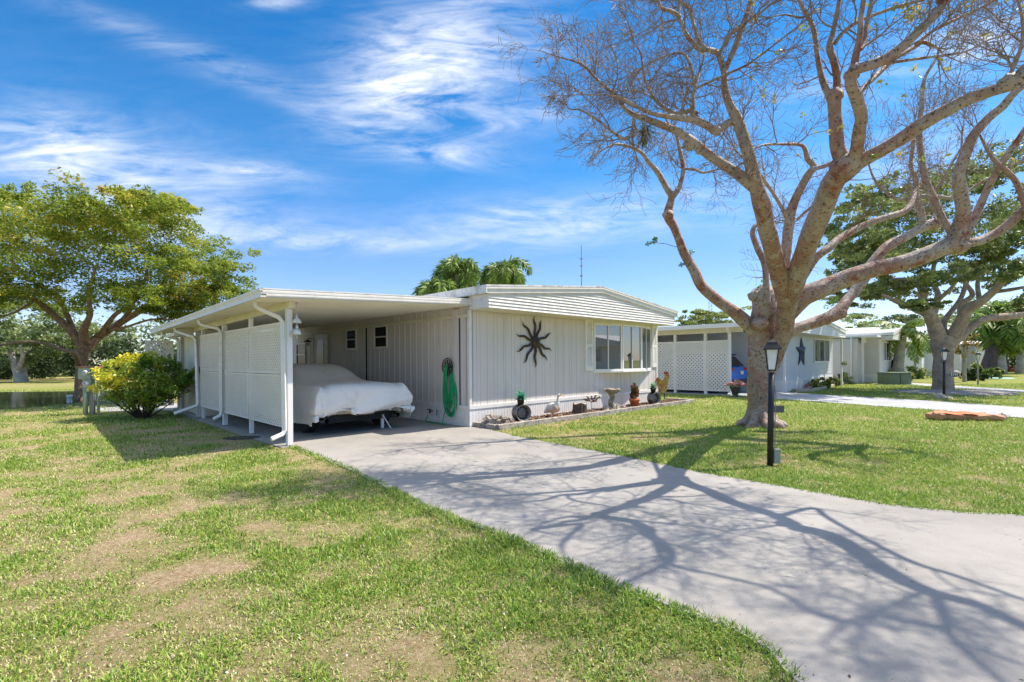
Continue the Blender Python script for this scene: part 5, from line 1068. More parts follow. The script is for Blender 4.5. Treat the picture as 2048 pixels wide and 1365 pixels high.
# terracotta pot
p = bed_pt(1269, 816); TP = thing('terracotta_pot', 'orange terracotta pot with a leggy reddish succulent', 'potted plant', (p.x, p.y, .05)); b = MB(); b.lathe([(0,0),(.105,0),(.135,.17),(.155,.17),(.16,.235),(.145,.235),(.135,.2),(0,.2)], (0,0,0), 26); b.build('pot', mat('terracotta', (.55,.17,.07), .75, .12, 8, bump=.2), TP, True)
b = MB(); r_ = random.Random(6); cl = []
for i in range(11):
    a = r_.uniform(0, 6.28); h = r_.uniform(.15, .42); rr3 = r_.uniform(.03, .15); e = Vector((math.cos(a)*rr3, math.sin(a)*rr3, .2+h)); b.tube([(math.cos(a)*.03, math.sin(a)*.03, .19), tuple(Vector((math.cos(a)*rr3*.9, math.sin(a)*rr3*.9, .2+h*.5))), tuple(e)], .008, 5)
    for k in range(5): q = Vector((math.cos(a)*rr3*.8, math.sin(a)*rr3*.8, .2)).lerp(e, .4+.15*k); cl.append((q.x, q.y, q.z, .035, .035, .03, r_.random()))
b.tube([(0,0,.2),(.01,0,.45),(0,0,.66)], .008, 5)
for k in range(8): cl.append((0, 0, .48+k*.028, .045, .045, .03, r_.uniform(.5, 1)))
b.build('stems', mat('brown_stem', (.22,.13,.08), .8), TP); leafcloud('leaves', cl, 34, .05, leafmat('reddish_succulent', (.05,.07,.02), (.26,.16,.06), (.42,.10,.05), .5, .25), TP, 3, asp=.5)
# rooster
p = bed_pt(1328, 804); d_ = p.y; RS = thing('rooster_ornament', 'painted metal rooster on a thin rod at the right end of the bed', 'garden ornament', (p.x, p.y, .03), R(-8)); k_ = d_/FPX; X0 = 1328; Y0 = 804
def rp(L_): return [((a-X0)*k_, (Y0-c_)*k_) for a, c_ in L_]
b = MB(); b.tube([(0,0,-.04),(0,0,.5)], .008, 6); b.build('rod', BLACKM, RS)
def flat(nm, L_, th, m, y=0): b = MB(); pts = rp(L_); b.v = []; b.prism(pts, 1, y-th, y+th); return b.build(nm, m, RS, bevel=.004)
ROB = mat('mustard_paint', (.48,.36,.07), .45, .3, 14, c2=(.30,.09,.03), c2at=.56); ROT = mat('rust_red_paint', (.33,.10,.035), .5, .4, 16, c2=(.50,.30,.06), c2at=.58); ROC = mat('comb_red', (.36,.04,.02), .5, .2)
flat('body', [(1318,764),(1321,758),(1325,760),(1328,756),(1331,749),(1334,750),(1337,753),(1336,760),(1335,768),(1334,776),(1331,783),(1327,786),(1323,782),(1318,778),(1315,772)], .05, ROB)
flat('head', [(1331,752),(1331,747),(1334,744),(1337,747),(1339,751),(1336,753)], .035, ROT, -.0); flat('comb', [(1330,748),(1327,745),(1329,744),(1329,741),(1332,743),(1333,740),(1335,743),(1337,742),(1337,746),(1334,745)], .012, ROC); flat('wattle', [(1335,752),(1339,752),(1338,757),(1336,757)], .015, ROC)
flat('tail', [(1320,775),(1315,771),(1310,775),(1307,780),(1309,772),(1310,765),(1312,757),(1316,753),(1320,756),(1322,762),(1324,766),(1322,774)], .02, ROT); flat('wing', [(1317,768),(1323,766),(1328,768),(1325,775),(1320,779),(1317,775)], .065, ROT)
b = MB(); b.tube([((1329-X0)*k_,0,(784-Y0)*k_*-1),((1329-X0)*k_,0,.12)], .01, 5); b.build('leg', BLACKM, RS)

# ================================================================== lamp posts
FROST = mat('frosted_lamp_glass', (.72,.72,.66), .35, .08, 12)
def lamp(px, py, top, label, lean=0, sign=None, box=False, wood=False, group='yard lamps on black posts', rz=.35):
    g = G(px, py); t = thing('yard_lamp', label, 'lamp post', (g.x, g.y, 0), 0, group); a, b_ = ray(px, top); h = EYE+b_*g.y; s = h/1.62
    m = GW if wood else BLACKM; lx = lean*h
    def q(x, y, z): return (x*s+lean*z*s, y*s, z*s)
    b = MB(); b.tube([q(0,0,-.05), q(0,0,1.22)], .038*s if not wood else .05*s, 12 if not wood else 4); b.build('post', m, t, not wood)
    b = MB(); zt, zb = 1.53, 1.25; b.v = []
    for (w, z) in ((.055, zb), (.10, zt)): b.v += [q(w*math.cos(rz+math.pi/2*i), w*math.sin(rz+math.pi/2*i), z) for i in range(4)]
    b.f = [(0,1,5,4),(1,2,6,5),(2,3,7,6),(3,0,4,7),(3,2,1,0),(4,5,6,7)]; b.build('lamp_glass', FROST, t)
    b = MB()
    for i in range(4):
        c_, s_ = math.cos(rz+math.pi/2*i), math.sin(rz+math.pi/2*i); b.tube([q(.058*c_,.058*s_,zb-.01), q(.105*c_,.105*s_,zt)], .008*s, 5)
    for w, z in ((.060, zb), (.106, zt)): b.tube([q(w*math.cos(rz+math.pi/2*i), w*math.sin(rz+math.pi/2*i), z) for i in (0,1,2,3,0)], .009*s, 5)
    b.build('lantern_frame', m if not wood else BLACKM, t)
    b = MB(); ks = [(.150, 1.515), (.152, 1.53), (.085, 1.605), (.088, 1.612), (.055, 1.635), (.012, 1.66), (.010, 1.70), (.0, 1.705)]
    for w, z in ks: b.v += [q(w*math.cos(rz+math.pi/2*i), w*math.sin(rz+math.pi/2*i), z) for i in range(4)]
    for j in range(len(ks)-1): b.f += [(j*4+i, j*4+(i+1) % 4, j*4+4+(i+1) % 4, j*4+4+i) for i in range(4)]
    b.f.append((3,2,1,0)); b.build('lantern_roof', BLACKM, t)
    if box:
        b = MB(); b.box(.045,.13,-.02,.03,.0+.03,.22); b.build('outlet_box', mat('grey_outlet_box', (.33,.32,.31), .5, .2, 8, c2=(.1,.09,.08), c2at=.62), t, bevel=.006)
        pl = MB(); pl.box(.045,.185,-.012,.0,.70,.79); pl.build('bracket_plate', mat('dull_black_plate', (.09,.09,.10), .35, .3, 9), t)
        b = MB(); b.tube([q(.045,-.01,1.05), q(.052,-.01,.8), q(.055,-.01,.2)], .006, 5); b.tube([q(.05,0,.95),q(.08,0,.9),q(.06,0,.86)], .006, 5); b.build('cable', GW, t)
    return t
lamp(1540, 932, 684, 'nearest black lamp post on the lawn in front of the peeling tree', .022, box=True)
L2 = lamp(1888, 798, 698, 'black lamp post by the driveway carrying an oval number sign', .012)
g = G(1888, 798); kx = g.y/FPX; sx0 = (1907-1888)*kx; sz0 = EYE+ray(1907, 750)[1]*g.y
b = MB(); b.lathe([(0,-.012),(1,-.012),(1,.0),(0,.0)], (0,0,0), 32, 1); b.v = [(x*.20+sx0, y-.02, z*.083+sz0) for x, y, z in b.v]; sg = b.build('number_sign', mat('matte_black', (.012,.012,.012), .9, .1, spec=.1), L2)
b = MB(); n = 32; b.v = [(sx0+(.188 if k else .197)*math.cos(2*math.pi*j/n), -.034, sz0+(.073 if k else .081)*math.sin(2*math.pi*j/n)) for k in (0,1) for j in range(n)]; b.f = [(j, (j+1) % n, n+(j+1) % n, n+j) for j in range(n)]; b.build('sign_rim', WHITE2, sg)
b = MB(); b.tube([(0,0,sz0),(sx0-.2,-.02,sz0)], .012, 5); b.build('sign_arm', BLACKM, sg)
cu = bpy.data.curves.new('sign_number', 'FONT'); cu.body = '8399'; cu.size = .13; cu.align_x = 'CENTER'; cu.align_y = 'CENTER'; cu.extrude = .002
to = bpy.data.objects.new('tmp', cu); col.objects.link(to); bpy.context.view_layer.update()
me = bpy.data.meshes.new_from_object(to.evaluated_get(bpy.context.evaluated_depsgraph_get())); bpy.data.objects.remove(to); me.materials.clear(); me.materials.append(WHITE2)
to = bpy.data.objects.new('sign_number', me); col.objects.link(to); to.parent = sg; to.rotation_euler = (math.pi/2, 0, 0); to.location = (sx0, -.038, sz0)
b = MB(); b.ell((-.13,0,.06), (.16,.14,.11), 14, 8, .6, 2); b.ell((.14,.0,.03), (.13,.12,.07), 12, 8, .6, 6); o = tag(b.build('lamp_base_rocks', RK2), 'pale rocks piled at the foot of the lamp with the number sign', 'rocks'); o.location = (g.x, g.y, 0)
lamp(1956, 770, 706, 'lamp on a grey wooden post past the broad tree', 0, wood=True)
lamp(1986, 746, 708, 'small far lamp right of the leaning dark palm trunk', 0)
lamp(2003, 744, 711, 'tiny distant lamp on a wooden post beside the pale palm trunk', 0, wood=True); lamp(2017, 740, 713, 'farthest tiny lamp post near the right edge', 0)

# ================================================================== neighbour houses
LAPM = mat('pale_grey_vinyl_siding', (.60,.62,.64), .55, .05, 2); PINK = mat('warm_white_siding', (.64,.61,.60), .6, .05, 2); SHROOF = mat('white_roof_coating', (.78,.78,.77), .6, .06, 2)
def house(C, label, wall, cp=None, ln=12.5, group='row of white mobile homes', name='mobile_home', win=(5.0,7.1), fulldet=True, rz=ROTZ, over=.6, w=7.8, zr=3.2, carw=3.05, enclosed=None, cat='house'):
    t = thing(name, label, cat, tuple(C), rz, group)
    b = MB(); laps(b, [(0,.5),(w,.5),(w,2.52),(0,2.52)], .16, lambda s, z, o: (s, -o, z), .014); b.build('front_wall', wall, t)
    b = MB(); laps(b, [(0,.5),(ln,.5),(ln,2.6),(0,2.6)], .16, lambda s, z, o: (-o, s, z), .014); b.build('side_wall', wall, t)
    MB().box(w-.05, w, .02, ln, 0, 2.6).box(0, w, ln-.05, ln, 0, 2.6).build('rear_walls', wall, t)
    b = MB(); b.box(-.02, w+.02, -.03, .04, 0, .5); b.box(-.03, .02, .041, ln, 0, .5); b.build('skirting', SKIRTM, t)
    MB().box(-.03,.05,-.03,.05,.5,2.5).build('corner_trim', WHITE2, t); MB().box(w-.05,w+.03,-.03,.05,.5,2.5).build('corner_trim', WHITE2, t)
    b = MB(); b.prism([(-.15,2.84),(w/2,zr-.04),(w+.15,2.84),(w+.15,2.89),(w/2,zr),(-.15,2.89)], 1, -over-.05, ln+.1); b.build('roof', SHROOF, t)
    b = MB(); b.prism([(-.12,2.70),(w/2,zr-.17),(w+.12,2.70),(w+.12,2.835),(w/2,zr-.04),(-.12,2.835)], 1, -over-.04, -over); b.build('fascia', WHITE2, t)
    b = MB(); laps(b, [(-.02,2.5),(w+.02,2.5),(w+.02,2.71),(w/2,zr-.16),(-.02,2.71)], .1, lambda s, z, o: (s, -over+.01-o, z), .02); b.build('gable_siding', WHITE2, t)
    MB().box(-.1, w+.1, -over+.02, 0, 2.48, 2.5).build('soffit', WHITE2, t); MB().box(-.13,-.10,-over,ln,2.72,2.838).build('side_fascia', WHITE2, t); MB().box(w+.10,w+.13,-over,ln,2.72,2.838).build('side_fascia', WHITE2, t)
    for sx_ in (-.02, w): MB().box(sx_, sx_+.02, -over+.02, -.04, 2.502, 2.7).build('eave_return', WHITE2, t)
    if win: window(t, win[0], win[1], 1.22, 2.40, lambda s, o, z: (s, -o, z), .02, 'v', glass=NGL, fw=.07, n=3)
    return t
NGL = glassmat('neighbour_window_glass', (.10,.12,.13), 2.2, .05)
C2 = Vector((11.40, 20.5, 0)); S_ = U*15.9-V*1.4
def L2P(u, v, z=0, C=C2): q = C+U*u+V*v; return Vector((q.x, q.y, z))
H2 = house(C2, 'second white mobile home with dark star on its siding, right of the peeling tree', LAPM, win=(FR(1627,700,0,C2)[0], FR(1657,700,0,C2)[0]))
K2 = thing('carport', 'neighbour carport screened by white lattice, behind the peeling tree', 'carport', tuple(C2), ROTZ)
b = MB(); b.box(-3.6, -.14, .3, 10.5, 2.70, 2.76); b.build('carport_roof', SHROOF, K2); b = MB(); b.box(-3.66, -3.6, .25, 10.5, 2.62, 2.78); b.build('gutter', WHITE2, K2); MB().box(-3.6, -.14, .24, .3, 2.62, 2.78).build('front_fascia', WHITE2, K2)
MB().box(-3.10, -3.0, .55, 10.4, 2.45, 2.69).build('beam', CREAM, K2)
vs_ = [SD(px, 700, -3.05, C2)[0] for px in (1459, 1411, 1350.5, 1300)]+[9.9]
for v in vs_: MB().box(-3.10, -3.0, v-.05, v+.05, 0, 2.448).build('post', WHITE2, K2)
for i in range(4): lattice(K2, vs_[i]+.05, vs_[i+1]-.05, .14, 2.16, .105, .062, lambda s, z, o: (-3.06-o, s, z), frame=.05, m=WHITE2)
b = MB(); b.tube([(-3.63,.9,2.62),(-3.5,.95,2.5),(-3.17,1.0,2.35),(-3.17,1.02,.1),(-3.3,1.02,.04)], .045, 6); b.build('downspout', WHITE2, K2)
MB().box(-3.1, -.1, 10.3, 10.4, 0, 2.6).build('rear_wall', PINK, K2)
for a, c_ in ((5.5,6.4),(7.6,8.6)): window(K2, a, c_, 1.5, 2.3, lambda s, o, z: (-.06-o, s, z), .02, 'h', glass=DG, n=2)
sheet('neighbour_carport_slab', [L2P(-3.3,.2), L2P(-.02,.2), L2P(-.02,10.2), L2P(-3.3,10.2)], .016, CM2, .03)
# star
a = FR(1603.5, 704, -.04, C2); SR = thing('star_wall_ornament', 'tall dark blue metal star on the neighbour front wall', 'wall ornament', tuple(L2P(a[0], -.02, a[1])), ROTZ)
tips = [(1603,675.5),(1606.5,692),(1611.5,696),(1606.8,706),(1608.5,731),(1603,718),(1597,731),(1599.8,707),(1592.5,695.5),(1600.5,693.5)]; pts = [FR(x, y, -.04, C2) for x, y in tips]
b = MB(); b.v = [(p[0]-a[0], -.03, p[1]-a[1]) for p in pts]+[(0,-.14,0)]+[(p[0]-a[0], -.01, p[1]-a[1]) for p in pts]; b.f = [(i, (i+1) % 10, 10) for i in range(10)]+[(i, 11+i, 11+(i+1) % 10, (i+1) % 10) for i in range(10)]
b.build('star', mat('dark_navy_metal', (.035,.045,.085), .45, .2, 8), SR)
# blue car
BC = thing('blue_car', 'bright blue hatchback parked in the neighbour carport', 'car', tuple(L2P(-1.55, 3.3)), ROTZ); BLU = mat('bright_blue_paint', (.02,.16,.55), .25, .05, 2, spec=.6)
st = [(-2.05,.42,.70,.80,.80),(-2.10,.62,.80,.88,.86),(-2.02,1.0,.84,.89,1.02),(-1.86,1.12,.84,.89,1.14)]
def section(v, zt, gw, w, sh): return [(-w,.28),(-w-.02,.5),(-w,.8),(-w+.04,sh if sh < zt else zt),(-gw,zt-.04),(-gw+.15,zt),(gw-.15,zt),(gw,zt-.04),(w-.04,sh if sh < zt else zt),(w,.8),(w+.02,.5),(w,.28)]
st = [(-2.02,.46,.6,.78,.4),(-2.10,.60,.7,.86,.55),(-2.06,.95,.78,.88,.9),(-1.98,1.08,.80,.89,1.0),(-1.60,1.55,.62,.89,1.04),(-1.2,1.62,.60,.90,1.04),(0,1.64,.60,.91,1.04),(.7,1.52,.60,.91,1.04),(1.35,1.08,.74,.90,1.0),(1.9,.95,.78,.86,.9),(2.15,.6,.7,.8,.55)]
b = MB(); rows = [[(x, v, min(z, zt)) for x, z in section(v, zt, gw, w, sh)] for v, zt, gw, w, sh in st]; m_ = len(rows[0])
for rw in rows: b.v += rw
for i in range(len(rows)-1):
    for j in range(m_-1): q_ = i*m_+j; b.f.append((q_, q_+1, q_+m_+1, q_+m_))
b.f.append(tuple(range(m_))); b.build('body', BLU, BC, True)
b = MB(); b.add([(-.62,-1.975,1.12),(.62,-1.975,1.12),(.50,-1.66,1.50),(-.50,-1.66,1.50)], [(0,1,2,3)]); b.v = [(x, y-.03, z+.01) for x, y, z in b.v]; b.build('rear_window', DG, BC)
TL = mat('red_tail_lamp', (.55,.02,.015), .2, .1)
for s in (-1, 1): b = MB(); b.ell((s*.70,-2.03,.99), (.16,.07,.07), 12, 8); b.build('tail_light', TL, BC, True)
b = MB(); b.box(-.82,.82,-2.13,-2.0,.32,.58); b.build('rear_bumper', mat('dark_bumper_plastic', (.05,.055,.065), .6, .1), BC, bevel=.03); MB().box(.0,.26,-2.12,-2.09,.78,.92).build('licence_plate', WHITE2, BC); MB().box(-.55,.55,-1.72,-1.60,1.57,1.63).build('spoiler', BLACKM, BC, bevel=.02)
for sx_ in (-1, 1):
    for vv in (-1.3, 1.3): MB().lathe([(.0,-.1),(.2,-.1),(.3,-.1),(.32,-.07),(.32,.07),(.3,.1),(.2,.1),(0,.1)], (sx_*.82, vv, .32), 22, 0).build('wheel', TY, BC, True)
# row continues
C3 = Vector((21.1, 28.1, 0))
H3 = house(C3, 'third white mobile home with narrow porch and gable window', PINK, win=(1.0,3.3), zr=3.4); MB().box(-1.0,-.03,.62,.70,2.3,2.6).build('porch_header', WHITE2, H3)
MB().box(-.98,-.88,.6,.7,0,2.3).build('porch_post', WHITE2, H3); b = MB(); laps(b, [(.9,.0),(9,.0),(9,2.55),(.9,2.55)], .16, lambda s, z, o: (-1.35-o, s, z), .014); b.box(-1.35,-.03,.85,.9,0,2.55); b.build('porch_side_wall', PINK, H3); MB().box(-1.45,-.02,-.1,9.2,2.6,2.7).build('porch_roof', SHROOF, H3); b = MB(); b.tube([(-1.42,1.1,2.6),(-1.42,1.12,.05)], .045, 6); b.build('downspout', WHITE2, H3)
for i, lb in enumerate(('fourth white mobile home partly hidden by the broad tree trunk', 'fifth white mobile home far down the row beyond the broad tree', 'sixth pale house at the far end of the row')):
    Ci = C3+S_*(i+1)+U*1.6; h = house(Ci, lb, WHITE2 if i != 1 else PINK, win=(4.6,6.8)); MB().box(-2.6,-.05,1.0,9,0,2.45).build('side_addition', WHITE2, h); MB().box(-2.8,-.14,.8,9.2,2.46,2.58).build('addition_roof', SHROOF, h)
# a house across the street, seen in the bow window
HA = house(Vector((27,6,0)), 'white gabled house across the street mirrored in the bow window', WHITE2, win=(2.0,5.5), rz=R(-70), group=None, zr=3.6)

# ================================================================== planting and small things along the row
RFL = leafmat('dark_red_flowers', (.06,.08,.02), (.30,.05,.02), (.42,.10,.03), .6, .3); PFL = leafmat('pink_flowers', (.10,.22,.04), (.75,.28,.34), (.85,.55,.55), .6, .3)
DPOT = mat('dark_stone_urn', (.05,.06,.05), .6, .2, 8)
def urn(px, py, label, rr, hh, flm, fr, n=40, potm=None, tall=1.0, seed=0, flt=.55):
    g = G(px, py); t = thing('flower_pot', label, 'potted plant', (g.x, g.y, 0)); b = MB(); b.lathe([(0,0),(rr*.55,0),(rr*.5,hh*.12),(rr*.35,hh*.2),(rr*.7,hh*.4),(rr*.95,hh*.8),(rr*1.08,hh*.97),(rr,hh),(0,hh*.95)], (0,0,0), 20); b.build('pot', potm or DPOT, t, True)
    r_ = random.Random(seed); cl = []
    for i in range(n): a = r_.uniform(0, 6.28); q = r_.random()**.5*fr; cl.append((q*math.cos(a), q*math.sin(a), hh+fr*.10+fr*flt*r_.random()*(1.2-q/fr), .07, .07, .05, r_.uniform(.1, 1)))
    leafcloud('flowers', cl, 22, .065, flm, t, seed+50, asp=.8); return t
urn(1471, 794, 'grey urn of pink flowers at the neighbour carport corner', .20, .40, PFL, .36, seed=1)
urn(1599, 776, 'black pot of dark red flowers below the star', .26, .45, RFL, .55, 70, seed=2, flt=.8)
urn(1614, 782, 'small pale pot with white and pink flower by the red flowers', .10, .16, PFL, .14, 10, WHITE2, seed=3)
kb = thing('garden_edging', 'tan kerb edging the neighbour flower bed', 'edging'); pl = [(1575,783),(1590,784),(1620,784),(1645,779),(1680,770),(1705,764)]
for i in range(len(pl)-1):
    p_, q_ = G(*pl[i]), G(*pl[i+1]); b = MB(); d = (q_-p_).normalized(); s = Vector((-d.y, d.x, 0))*.06; m_ = [p_-s, q_-s-d*.01, q_+s-d*.01, p_+s]; b.v = [(v.x, v.y, z) for z in (-.02, .12) for v in m_]; b.f = [(3,2,1,0),(4,5,6,7),(0,1,5,4),(1,2,6,5),(2,3,7,6),(3,0,4,7)]; b.build('kerb_stone', mat('tan_kerb', (.52,.42,.32), .9, .15, 5), kb)
BG = leafmat('bush_leaf', (.06,.12,.025), (.24,.33,.07), (.44,.46,.14), .5, .3); YG = leafmat('yellow_green_bush_leaf', (.10,.17,.03), (.38,.44,.10), (.62,.58,.20), .5, .3)
def bush(px, py, rpx, hpx, label, m, seed, d=None, n=26, name='bush', group=None, sz=.09, per=50, cat='shrub', fl=False):
    g = G(px, py) if d is None else Vector((ray(px, py)[0]*d, d, 0)); k = g.y/FPX; R_ = rpx*k; H_ = hpx*k; t = thing(name, label, cat, (g.x, g.y, 0), 0, group); r_ = random.Random(seed)
    b = MB()
    for i in range(7): a = r_.uniform(0, 6.28); b.tube([(0,0,-.03),(math.cos(a)*R_*.3, math.sin(a)*R_*.3, H_*.4),(math.cos(a)*R_*.6, math.sin(a)*R_*.6, H_*.8)], [.02,.014,.006], 5)
    b.build('stems', MC['dark_stem'], t); cl = []
    for i in range(n):
        a = r_.uniform(0, 6.28); q = r_.random()**.5; z = r_.uniform(.12, 1)*math.sqrt(max(.1, 1-q*q*.75)); cl.append((q*R_*math.cos(a), q*R_*math.sin(a), H_*z, R_*.22, R_*.22, H_*.16, r_.uniform(.2, .9)))
    leafcloud('foliage', cl, per, sz, m, t, seed); return t
bush(1630, 779, 14, 20, 'pale leafed bush right of the red flower pot', YG, 1); bush(1645, 777, 13, 22, 'middle green bush in the neighbour bed', BG, 2); bush(1660, 773, 12, 19, 'green bush left of the grey statue', BG, 3)
bush(1686, 768, 15, 25, 'largest rounded bush at the end of the neighbour bed', BG, 4); bush(1676, 772, 9, 13, 'low yellow green bush right of the grey statue', YG, 5)
g = G(1669, 772); STt = thing('garden_statue', 'small grey seated statue among the neighbour bushes', 'statue', (g.x, g.y, 0)); b = MB(); b.tube(crom([(0,0,0),(.02,0,.15),(0,0,.3),(0,0,.4),(0,0,.47),(0,0,.55)], 4), [float(x[0]) for x in crom([(.13,),(.12,),(.09,),(.05,),(.07,),(.03,)], 4)], 12, True, .3); b.build('figure', RK, STt, True)
b = MB(); b.ell((0,0,.06), (.13,.10,.09), 12, 8, .4, 3); o = tag(b.build('round_stone', RK2), 'small round pale stone at the end of the neighbour kerb', 'stone'); g = G(1708, 767); o.location = (g.x, g.y, 0)
g = L2P(7.2, -.55); HP = thing('hanging_basket', 'small planter on a white post at the right corner of the second home', 'planter', tuple(g), ROTZ); b = MB(); b.box(-.04,.04,-.04,.04,0,2.48); b.build('white_post', WHITE2, HP); b = MB(); b.lathe([(0,1.05),(.1,1.07),(.17,1.18),(.15,1.18),(0,1.15)], (0,-.12,0), 14); b.build('basket', GW, HP, True); leafcloud('leaves', [(0,-.12,1.22,.14,.14,.06,.5)], 120, .06, BG, HP, 4)
b = MB()
for i in range(4): ring(b, (0,.12+i*.11,2.38-.03*i), .05, .012, 12)
b.v = [(x, y-.05, z) for x, y, z in b.v]; b.build('scroll_bracket', WHITE2, HP)
# house 3 planting
bush(1755, 764, 18, 24, 'flowering bush in front of the third home porch', YG, 6, sz=.13); bush(1775, 763, 20, 30, 'wide bush below the third home window', BG, 7, sz=.13); bush(1806, 762, 18, 22, 'light green low palm-like bush beside the utility box', YG, 8, sz=.16); bush(1825, 758, 16, 26, 'bush right of the utility box', BG, 9, sz=.13); bush(1843, 756, 16, 24, 'yellowish bush left of the broad tree trunk', YG, 10, sz=.13)
bush(1791, 762, 9, 48, 'tall dark clipped columnar shrub beside the swollen palm trunk', DKG, 11, sz=.12, n=34, cat='topiary')
p = G(1795, 763); palm('bottle_palm', 'palm with swollen trunk and wind-swept fronds by the third home', Vector((p.x, p.y, 0)), 3.1, .30, 15, 2.3, lean=(.35,0), bendk=1.5, leaf=.55, fluffy=False, seed=51, nl=48, elmin=-.3)
p = G(1826, 757); palm('slender_palm', 'smaller palm with thin leaning trunk left of the broad tree', Vector((p.x, p.y, 0)), 2.7, .09, 13, 1.9, lean=(.65,0), bendk=1.9, leaf=.5, fluffy=False, seed=52, nl=40, elmin=-.2)
g = G(1801, 770); b = MB(); k = g.y/FPX; w = 23.5*k; UB = thing('utility_box', 'low green metal utility box on the grass', 'utility box', (g.x, g.y, 0), R(3)); UM = mat('drab_green_metal', (.13,.17,.11), .55, .1, 3); MB().box(-w, w, 0, .8, 0, .60).build('cabinet', UM, UB, bevel=.02); MB().box(-w-.02, w+.02, -.03, .83, .60, .66).build('lid', UM, UB, bevel=.02); MB().box(-.008,.008,-.012,.0,.05,.58).build('door_seam', DARK, UB); MB().box(-w-.06, w+.06, -.06, .9, -.02, .03).build('plinth', CM2, UB)
# paper bag
g = G(1941, 842); BGm = mat('brown_kraft_paper', (.42,.21,.11), .75, .15, 3, bump=.4, bs=12, c2=(.58,.34,.20), c2at=.62); PB = thing('paper_yard_bag', 'flattened brown and orange paper yard bag lying on the lawn', 'bag', (g.x, g.y, 0), R(-8)); k = g.y/FPX
b = MB(); n = 26; m_ = 16
for i in range(n+1):
    x = (-68+136*i/n)*k; e = min(1, (i+.6)/2.5, (n-i+.6)/2.5)**.5; w_ = .20*e*(1+.15*math.sin(i*.9)); h_ = (.085-.02*i/n)*e*(1+.2*math.sin(i*.7+1))
    for j in range(m_): a = 2*math.pi*j/m_; cx_, cz_ = math.cos(a), math.sin(a); q = 1+.14*mnoise.noise(Vector((x*5, cx_*2, cz_*2))); b.v.append((x, .15+w_*math.copysign(abs(cx_)**.6, cx_)*q, .085+h_*math.copysign(abs(cz_)**.6, cz_)*q-.015*(i/n)))
for i in range(n):
    for j in range(m_): q_ = i*m_+j; w_ = i*m_+(j+1) % m_; b.f.append((q_, w_, w_+m_, q_+m_))
b.f.append(tuple(range(m_))[::-1]); b.f.append(tuple(range(n*m_, n*m_+m_))); b.build('bag', BGm, PB)
b = MB(); pts = [(-.70+1.05*i/12, .07+.03*math.sin(i*1.3), .195+.014*math.sin(i*1.1)-.002*i) for i in range(13)]
for i, p_ in enumerate(pts): e = .02+.12*math.sin(math.pi*(i+.5)/13); b.v += [(p_[0], p_[1]-e, p_[2]-.03), (p_[0], p_[1], p_[2]+.012), (p_[0], p_[1]+e, p_[2]-.01)]
for i in range(12): q_ = i*3; b.f += [(q_, q_+1, q_+4, q_+3), (q_+1, q_+2, q_+5, q_+4)]
b.build('orange_panel', mat('orange_print', (.75,.12,.015), .6, .12, 4), PB, True)
b = MB(); b.ell((.74,.12,.09), (.05,.10,.07), 10, 8, .8, 4); b.build('torn_end', mat('pale_torn_paper', (.72,.58,.48), .8, .1), PB)
# tree ring, young tree, planting to the right
g = G(1905, 786); b = MB(); b.lathe([(2.1,.01),(2.0,.05),(1.2,.07),(0,.07)], (g.x, g.y, 0), 30); b.v = [(x, g.y+(y-g.y)*.8, z) for x, y, z in b.v]; struct(b.build('mulch_ring', mat('grey_mulch', (.30,.26,.23), .95, .3, 14, bump=1, bs=30)))
g = G(1929, 764); bgtree('young_tree', 'slim young tree with thin yellow and rusty leaves past the broad tree', 'tree', 1929, 764, [(1925,680,16,16),(1935,700,14,14),(1918,700,12,14),(1930,660,14,12),(1940,675,12,10)], [[(1929,765,7),(1929,740,6),(1930,700,4),(1931,665,2)],[(1929,715,3),(1920,690,2)],[(1930,710,3),(1940,685,2)]], leafmat('rusty_leaf', (.10,.09,.02), (.38,.30,.06), (.50,.20,.08), .5, .3), PALEB, 61, per=26, size=.15, k=7, f=.4, dj=.4)
bush(1950, 762, 20, 26, 'dark dense bush behind the wooden lamp post', DKG, 12, sz=.16, per=70); bush(1975, 758, 22, 30, 'second dark bush right of the wooden lamp post', BG, 13, sz=.16, per=70); bush(1958, 758, 14, 36, 'yellow leafed croton showing above the dark bushes', YG, 14, sz=.16)
g = G(1912, 760); b = MB(); b.tube(crom([(-.35,0,.3),(-.1,0,.42),(.15,0,.35),(.35,0,.1)], 4), [float(x[0]) for x in crom([(.10,),(.2,),(.18,),(.10,)], 4)], 12, True, .3); o = tag(b.build('pale_boulder', RK2, None, True), 'pale curved boulder right of the broad tree trunk', 'boulder'); o.location = (g.x, g.y, 0)
urn(1985, 756, 'low bowl of yellow flowers on a green disc in the lawn', .45, .28, leafmat('yellow_flowers', (.10,.20,.03), (.65,.45,.05), (.80,.60,.10), .6, .3), .45, 40, seed=9)
g = G(1985, 757); b = MB(); b.lathe([(0,.05),(1.0,.05),(1.1,.0)], (0,0,0), 26); o = tag(b.build('green_disc', mat('faded_teal', (.20,.36,.30), .7), None, True), 'flat faded green disc under the bowl of yellow flowers', 'disc'); o.location = (g.x, g.y, 0)
p = G(1975, 752); palm('leaning_dark_palm', 'stout dark leaning palm trunk with drooping fan of fronds', Vector((p.x, p.y, 0)), 4.0, .48, 26, 2.6, lean=(1.2,0), bendk=2.2, leaf=.9, fluffy=True, seed=53, barkm=mat('dark_palm_bark', (.10,.075,.07), .9, .3, 4, bump=1, bs=12), nl=40, elmin=-.8)
p = G(2003, 748); palm('pale_trunk_palm', 'tall pale ringed palm trunk near the right edge', Vector((p.x, p.y, 0)), 5.6, .30, 22, 2.8, bendk=2.0, leaf=.9, seed=54, nl=40, elmin=-.9)
p = G(2040, 747); palm('far_palm', 'yellowing palm at the far right edge', Vector((p.x, p.y, 0)), 4.6, .26, 22, 2.8, bendk=2.0, leaf=.9, seed=55, nl=40, elmin=-.9)
